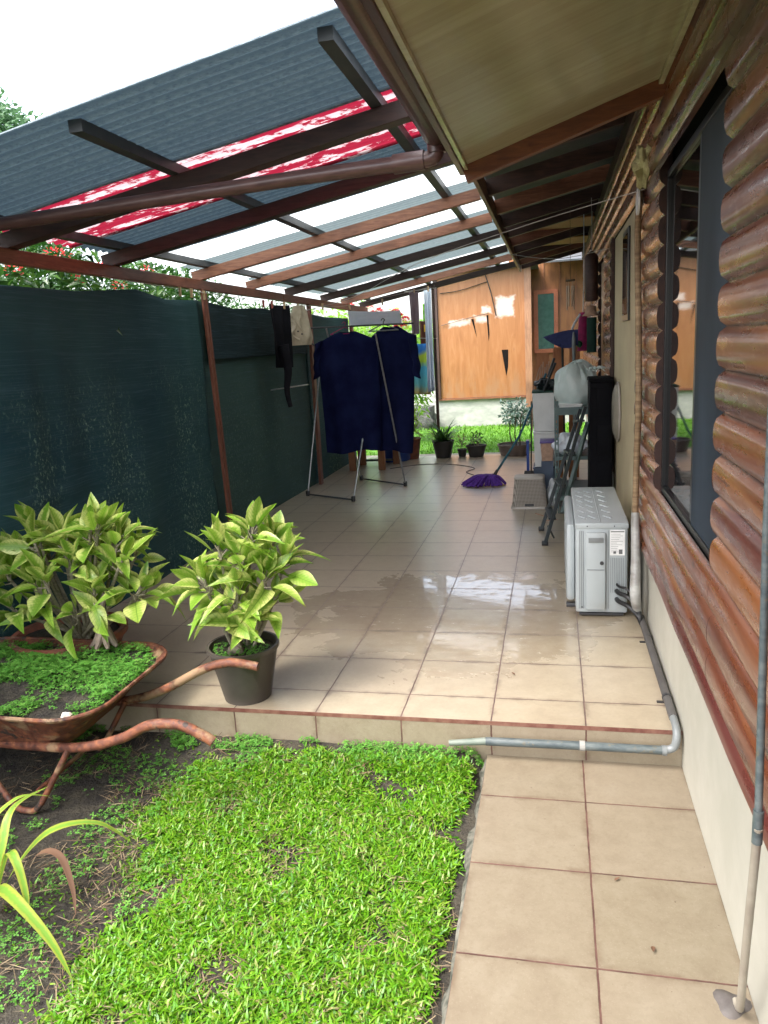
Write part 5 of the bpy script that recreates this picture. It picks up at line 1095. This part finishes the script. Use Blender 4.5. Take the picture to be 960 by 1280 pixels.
# green slotted angle rack
RK = thing('slotted_steel_rack', (.1, 4.3, 0), 'green slotted steel rack loaded with bins and bags against the house wall', 'rack')
def slot(x, y, z1):
    m = MB(); m.box(x-.002, x+.002, y, y+.032, .001, z1)
    zz = 0.001
    while zz < z1-.03:   # front flange with slots
        m.box(x, x+.013, y-.002, y+.002, zz, zz+.05); m.box(x+.024, x+.036, y-.002, y+.002, zz, zz+.05); m.box(x, x+.036, y-.002, y+.002, zz+.05, zz+.075); zz += .075
    m.build('post', M['green_steel'], RK)
slot(-.115, 3.86, 1.02); slot(-.115, 4.80, 1.02); slot(.27, 3.86, 1.02); slot(.27, 4.80, 1.02)
for z in (.14, .52, .955):
    m = MB(); m.box(-.112, .305, 3.866, 4.83, z, z+.004); m.box(-.112, .305, 3.862, 3.866, z-.035, z+.035) if z > .9 else m.box(-.112, .305, 3.862, 3.866, z-.015, z+.02); m.box(-.116, -.1125, 3.90, 4.80, z-.02, z+.035); m.build('shelf', M['green_steel'], RK)
def bagblob(name, c, r, label, m_, seed, tie=None, rough=.35, n=44, cat='bag'):
    o = thing(name, (c[0], c[1], c[2]-r[2]), label, cat)
    def fn(u, v):
        a = u*6.2832; b = v*math.pi; d = Vector((math.cos(a)*math.sin(b), math.sin(a)*math.sin(b), math.cos(b)))
        pl = abs(mnoise.noise(Vector((math.cos(a)*3.2+seed, math.sin(a)*3.2, d.z*.8)))); k = 1+rough*.6*mnoise.noise(d*1.6+Vector((seed, 0, 0)))-rough*.5*pl*(.4+.6*max(0, d.z))+rough*.22*mnoise.noise(Vector((math.cos(a)*7+seed, math.sin(a)*7, d.z*1.2)))
        k += .028*math.sin(a*15+3*mnoise.noise(Vector((d.z*2, seed, 0))))*max(0, d.z+.5)*(1-.4*d.z); z = max(d.z*k, -.82); return (c[0]+d.x*r[0]*k, c[1]+d.y*r[1]*k, c[2]+z*r[2])
    m = MB(); m.grid(fn, n, n//2, closed=True); m.build('sack', m_, o, smooth=True)
    if tie:
        m = MB()
        for k in range(7): a = k*.9; m.tube([tie, (tie[0]+.05*math.cos(a)+.02, tie[1]+.04*math.sin(a), tie[2]+.03), (tie[0]+.09*math.cos(a)+.04, tie[1]+.06*math.sin(a), tie[2]+.02*math.sin(k*2))], [.012, .012, .004], 6, smooth=3)
        m.build('tied_neck', m_, o, smooth=True)
    return o
bagblob('plastic_sack', (.08, 4.25, 1.155), (.225, .26, .235), 'large pale green plastic sack resting on top of the green rack', M['bag'], 3, (.24, 4.05, 1.30))
TR = thing('white_tray', (-.0, 4.0, .96), 'low white tray under the pale green sack on the top shelf', 'tray'); m = MB(); m.box(-.07, .13, 3.90, 4.2, .961, 1.01, .006); m.build('body', M['white_plastic'], TR, smooth=True)
m = MB(); m.box(-.076, .136, 3.894, 4.206, 1.0, 1.008, .002); m.build('lip', M['white_plastic'], TR)
bagblob('cloth_bundle', (.03, 4.1, .62), (.15, .19, .105), 'crumpled white cloth bundle on the middle shelf of the rack', M['white_cloth'], 8, cat='bundle', rough=.7)
bagblob('film_bag', (-.12, 4.25, .12), (.085, .16, .135), 'thin white plastic bag slumped behind the step stool', M['bag_white'], 12, rough=.8)
def bin_(name, x0, x1, y0, y1, z0, z1, label, mm, lid=None, cat='bin', lidh=.02):
    o = thing(name, ((x0+x1)/2, (y0+y1)/2, z0), label, cat); m = MB(); tp_ = .012
    vs = [(x0+tp_, y0+tp_, z0), (x1-tp_, y0+tp_, z0), (x1-tp_, y1-tp_, z0), (x0+tp_, y1-tp_, z0), (x0, y0, z1), (x1, y0, z1), (x1, y1, z1), (x0, y1, z1)]
    m.add(vs, [(3, 2, 1, 0), (0, 1, 5, 4), (1, 2, 6, 5), (2, 3, 7, 6), (3, 0, 4, 7)] + ([] if lid is None else [(4, 5, 6, 7)])); m.build('body', M[mm], o, solid=.004, bevel=.006)
    m = MB(); m.box(x0-.008, x1+.008, y0-.008, y1+.008, z1+.001, z1+lidh, .005); m.build('lid' if lid else 'rim', M[lid or mm], o, smooth=True); return o
bin_('storage_bin', -.34, -.10, 5.0, 5.35, .001, .235, 'slate blue storage bin at the foot of the stacked bins', 'slate', 'slate')
bin_('storage_bin', -.335, -.105, 5.0, 5.35, .262, .62, 'white storage bin in the middle of the stacked bins', 'white_plastic', 'white_plastic')
bin_('storage_bin', -.34, -.10, 5.0, 5.35, .645, 1.05, 'white storage bin topmost of the stacked bins', 'white_plastic', 'dark_green')
bin_('lidded_box', -.255, -.125, 4.50, 4.75, .40, .58, 'small pinkish box with violet lid beside the rack', 'straw', 'violet', 'box')
m = MB(); m.box(-.25, -.13, 4.52, 4.72, .001, .398); m.build('leg_stand', M['slate'], [o for o in COL.objects if o.name == 'lidded_box'][0])
bagblob('dark_sack', (-.20, 5.18, 1.13), (.13, .14, .06), 'small dark green sack folded on top of the stacked white bins', M['dark_green_steel'], 21, rough=.9)
# broom, dustpan, planks, sticks
BR = thing('navy_broom', (0, 5.0, 0), 'navy broom standing head up among the clutter', 'broom')
def brf(u, v):
    x = -.23+.36*u; zt = 1.625+.060*math.sin(u*math.pi*.55); zb = 1.620-.12*math.sin(min(1, u*1.35)*math.pi*.5)**.8+.03*max(0, u-.75)*4; xs = x+(.02 if u < .5 else 0)*v; return (xs, 4.98, zt+(zb-zt)*v)
m = MB(); m.grid(brf, 24, 6); m.build('bristles', M['navy_broom'], BR, solid=.04)
m = MB(); m.tube([(-.03, 4.98, 1.56), (-.02, 5.0, 1.0), (.0, 5.05, .02)], .011, 8); m.build('handle', M['hose'], BR, smooth=True)
GPp = thing('grey_pole', (.08, 4.95, 0), 'light grey pole with rounded top standing between broom and sack', 'pole'); m = MB(); m.tube([(.095, 4.93, .01), (.085, 4.93, 1.50)], .016, 10); m.build('shaft', M['grey_plastic'], GPp, smooth=True); m = MB(); m.tube([(.085, 4.93, 1.50), (.085, 4.93, 1.60), (.084, 4.93, 1.66)], [.020, .018, .008], 10); m.build('tip', M['grey_plastic'], GPp, smooth=True)
DP = thing('dustpan', (-.40, 5.6, 0), 'black long-handled dustpan standing beside the white bins', 'dustpan'); m = MB(); m.tube([(-.385, 5.60, .1), (-.37, 5.62, .92)], .008, 8); m.build('handle', M['hose'], DP, smooth=True)
m = MB(); m.add([(-.47, 5.52, .002), (-.33, 5.52, .002), (-.34, 5.62, .002), (-.46, 5.62, .002), (-.47, 5.54, .07), (-.33, 5.54, .07), (-.34, 5.62, .12), (-.46, 5.62, .12)], [(0, 3, 2, 1), (0, 4, 7, 3), (1, 2, 6, 5), (3, 7, 6, 2), (4, 5, 6, 7)]); m.build('pan', M['ac_dark'], DP)
m = MB(); m.box(-.44, -.41, 5.75, 5.9, .001, .42); m.box(-.445, -.405, 5.745, 5.905, .42, .45, .004); tag(m.build('blue_board', M['blue']), 'narrow blue plastic board standing behind the dustpan', 'board')
for i, (x, z1, w) in enumerate(((-.26, 1.45, .14), (-.08, 1.50, .12), (.10, 1.52, .12))):
    m = MB(); m.bar((x, 5.75, .005), (x+.02, 5.95, z1), w, .018, (0, 1, 0)); tag(m.build('plank', M['plank'], bevel=.003), ['orange plank leaning behind the dark stick, left of the broom handle', 'orange plank leaning behind the broom handle', 'orange plank leaning furthest right behind the pale sack'][i], 'plank', 'planks leaning by the wall')
m = MB(); [m.tube([(-.36+.03*k, 5.5, .6), (-.35+.035*k+.02*math.sin(k), 5.52, 1.0), (-.27+.02*k, 5.55, 1.30+.03*(k % 3))], .007, 5, smooth=3) for k in range(6)]; tag(m.build('stick_bundle', M['straw'], smooth=True), 'bundle of thin pale sticks standing in the top bin', 'sticks')
m = MB(); m.tube([(-.22, 5.0, 1.07), (-.10, 4.95, 1.36)], .013, 8); tag(m.build('dark_stick', M['hose'], smooth=True), 'short dark stick leaning out of the top bin', 'stick')
# ladder
LD = thing('step_ladder', (0, 3.1, 0), 'dark folded step ladder leaning between the air conditioner and the rack', 'ladder')
for (a, b) in (((-.20, 2.72, .01), (.13, 3.22, 1.04)), ((-.235, 3.20, .01), (.10, 3.50, 1.00))):
    m = MB(); m.bar(a, b, .028, .055, (0, 1, 0)); m.build('rail', M['dark_green_steel'], LD, bevel=.003)
    m = MB(); m.box(a[0]-.025, a[0]+.025, a[1]-.02, a[1]+.02, .001, .035, .005); m.build('foot', M['hose'], LD, smooth=True)
for k in range(4):
    t_ = .18+.24*k; a = Vector((-.20, 2.72, .01)).lerp(Vector((.13, 3.22, 1.04)), t_); b = Vector((-.235, 3.20, .01)).lerp(Vector((.10, 3.50, 1.00)), t_)
    m = MB(); m.bar(a, b, .06, .018); m.build('step', M['dark_green_steel'], LD, bevel=.002)
m = MB(); m.bar((-.06, 3.0, .20), (.16, 3.36, .9), .03, .03); m.build('rear_leg', M['green_steel'], LD)
m = MB(); m.tube([(-.175, 2.80, .14), (-.13, 2.88, .02)], .008, 8); m.build('brace', M['galv'], LD, smooth=True)
# black cabinet and white basin
BC = thing('black_cabinet', (.25, 3.35, 0), 'tall narrow black cabinet standing against the cream wall', 'cabinet')
m = MB(); m.box(.165, .345, 3.2, 3.55, .001, 1.24, .01); m.build('body', M['cabinet'], BC, smooth=True)
m = MB(); m.box(.160, .350, 3.19, 3.56, 1.241, 1.275, .008); m.box(.168, .22, 3.196, 3.2, .1, 1.2); m.build('top', M['cabinet'], BC, smooth=True)
for z in (.35, .65, .95): m = MB(); m.box(.225, .335, 3.192, 3.199, z, z+.24, .003); m.build('drawer', M['cabinet'], BC, smooth=True)
CH = thing('white_basin', (.33, 2.95, .6), 'beige basin hung upright on the cream wall beside the black cabinet', 'basin')
m = MB(); m.lathe((0, 0, 0), [(.19, 0), (.17, .025), (.13, .04), (.0, .042)], 28, cap0=False); 
m.v = [(.372-z, 2.95+x, 1.02+y*1.2) for x, y, z in m.v]; m.build('bowl', mat('dusty_beige_plastic', (.26, .235, .18), (.20, .18, .14), .5), CH, smooth=True, solid=.004)
m = MB(); m.tube([(.368, 2.95+.19*math.cos(a*math.pi/12), 1.02+.228*math.sin(a*math.pi/12)) for a in range(25)], .008, 8); m.build('rim', M['taupe'], CH, smooth=True)
# things hanging under the far eave
WC = thing('wind_chime', (.035, 4.0, 1.8), 'bamboo wind chime hanging under the dark eave', 'wind chime')
m = MB(); m.tube([(.035, 4, 2.10), (.035, 4, 2.115)], .04, 16); m.tube([(.035, 4, 2.115), (.035, 4, 2.78)], .002, 4); m.build('top_disc', M['bark'], WC)
for k in range(6):
    a = k*1.047; x, y = .035+.03*math.cos(a), 4+.03*math.sin(a); m = MB(); m.tube([(x, y, 2.06), (x, y, 1.85+.03*(k % 3))], .0065, 8); m.tube([(x, y, 2.10), (x, y, 2.06)], .001, 4); m.build('tube', M['brass'], WC, smooth=True)
HL = thing('hanging_basket', (.22, 4.4, 1.7), 'tall dark cylindrical basket hanging by the house wall', 'basket')
m = MB(); m.lathe((.235, 4.4, 1.93), [(.05, 0), (.062, .02), (.062, .40), (.05, .42), (.012, .45)], 20, cap1=True); m.build('body', M['rafter_dark'], HL, smooth=True); m = MB(); m.tube([(.235, 4.4, 2.38), (.235, 4.4, 2.85)], .003, 5); m.build('cord', M['line'], HL)
WHt = thing('woven_hat', (.24, 4.5, 1.75), 'small pink and white woven hat hanging under the dark basket', 'hat'); m = MB(); m.lathe((.235, 4.5, 1.80), [(.085, 0), (.07, .015), (.055, .03), (.045, .09), (.0, .10)], 20, cap0=False); m.build('weave', M['straw'], WHt, smooth=True); m = MB(); m.tube([(.235, 4.5, 1.895), (.235, 4.47, 1.935)], .003, 5); m.build('loop', M['line'], WHt)
MG = thing('magenta_bag', (.2, 5.3, 1.5), 'magenta cloth bag hanging by a white strap near the house door', 'bag')
m = MB(); m.grid(lambda u, v: (.19+.062*(1-.35*(1-v))*math.cos(u*6.2832)*(1+.15*mnoise.noise(Vector((u*6, v*5, 0)))), 5.3+.04*math.sin(u*6.2832), 1.86-.40*v), 24, 16, closed=True); m.f.append(tuple(len(m.v)-24+k for k in range(24))); m.build('pouch', M['magenta'], MG, smooth=True)
m = MB(); m.tube([(.16, 5.25, 1.84), (.10, 5.22, 1.75), (.06, 5.22, 1.64)], .012, 8, smooth=3); m.tube([(.19, 5.3, 1.85), (.20, 5.3, 2.2), (.20, 5.3, 2.84)], .005, 6); m.build('strap', M['white_cloth'], MG, smooth=True)
tag(blob((.145, 5.1, 1.535), (.03, .03, .035), 4, .2, 16).build('green_ball', M['green_plastic'], smooth=True), 'small shiny green ball hanging below the magenta bag', 'ball')
DG = thing('dark_green_bag', (.27, 5.2, 1.45), 'dark green cloth bag hanging right of the magenta bag', 'bag'); m = MB(); m.grid(lambda u, v: (.275+.05*math.cos(u*6.2832), 5.2+.035*math.sin(u*6.2832), 1.80-.36*v), 20, 10, closed=True); m.f.append(tuple(len(m.v)-20+k for k in range(20))); m.build('pouch', M['dark_green'], DG, smooth=True); m = MB(); m.tube([(.275, 5.2, 1.79), (.28, 5.2, 2.85)], .004, 5); m.build('strap', M['line'], DG)
# thin loose cable on the tiles
m = MB(); m.tube([(-2.3, 6.7, .006), (-1.9, 7.0, .006), (-1.5, 6.95, .006), (-1.15, 6.6, .006), (-1.22, 6.3, .006), (-1.1, 6.05, .006)], .005, 6, smooth=8); tag(m.build('loose_cable', M['conduit'], smooth=True), 'thin loose cable snaking across the tiles beyond the mop', 'cable')
m = MB(); m.tube([(-.30, 3.85, .006), (-.2, 3.7, .006), (-.22, 3.55, .006), (-.1, 3.6, .006)], .004, 6, smooth=8); tag(m.build('loose_cable', M['straw'], smooth=True), 'short pale string lying on the tiles in front of the step stool', 'string')

for i, (x, y) in enumerate(((-2.55, 1.35), (-.32, .25), (.15, -1.25), (.06, -.98), (-2.1, 4.6), (-2.72, 5.1))):
    z_ = .002 if y > -.2 else -.155; tv, tf, tu = leaf_tmpl(.45, -.2, .4, 4)
    o = scatter('dead_leaf', [((tv, tf, tu), frames(np.array([[math.cos(i*2.3), math.sin(i*2.3), .02]])), np.array([[x, y, z_+.003]]), np.array([.022+.004*(i % 3)]))], M['brown_leaf'])
    tag(o, ['small dead leaf on the patio behind the big potted plants', 'tiny dead leaf on the patio near the front edge by the wall', 'dark dead leaf on the lower path close to the standpipe foot', 'dark dead leaf lying mid path on the right column of tiles', 'tiny dead leaf near the left feet of the drying rack', 'tiny dead leaf at the foot of the shade net beside the rack'][i], 'leaf', 'dead leaves dropped on the tiles')
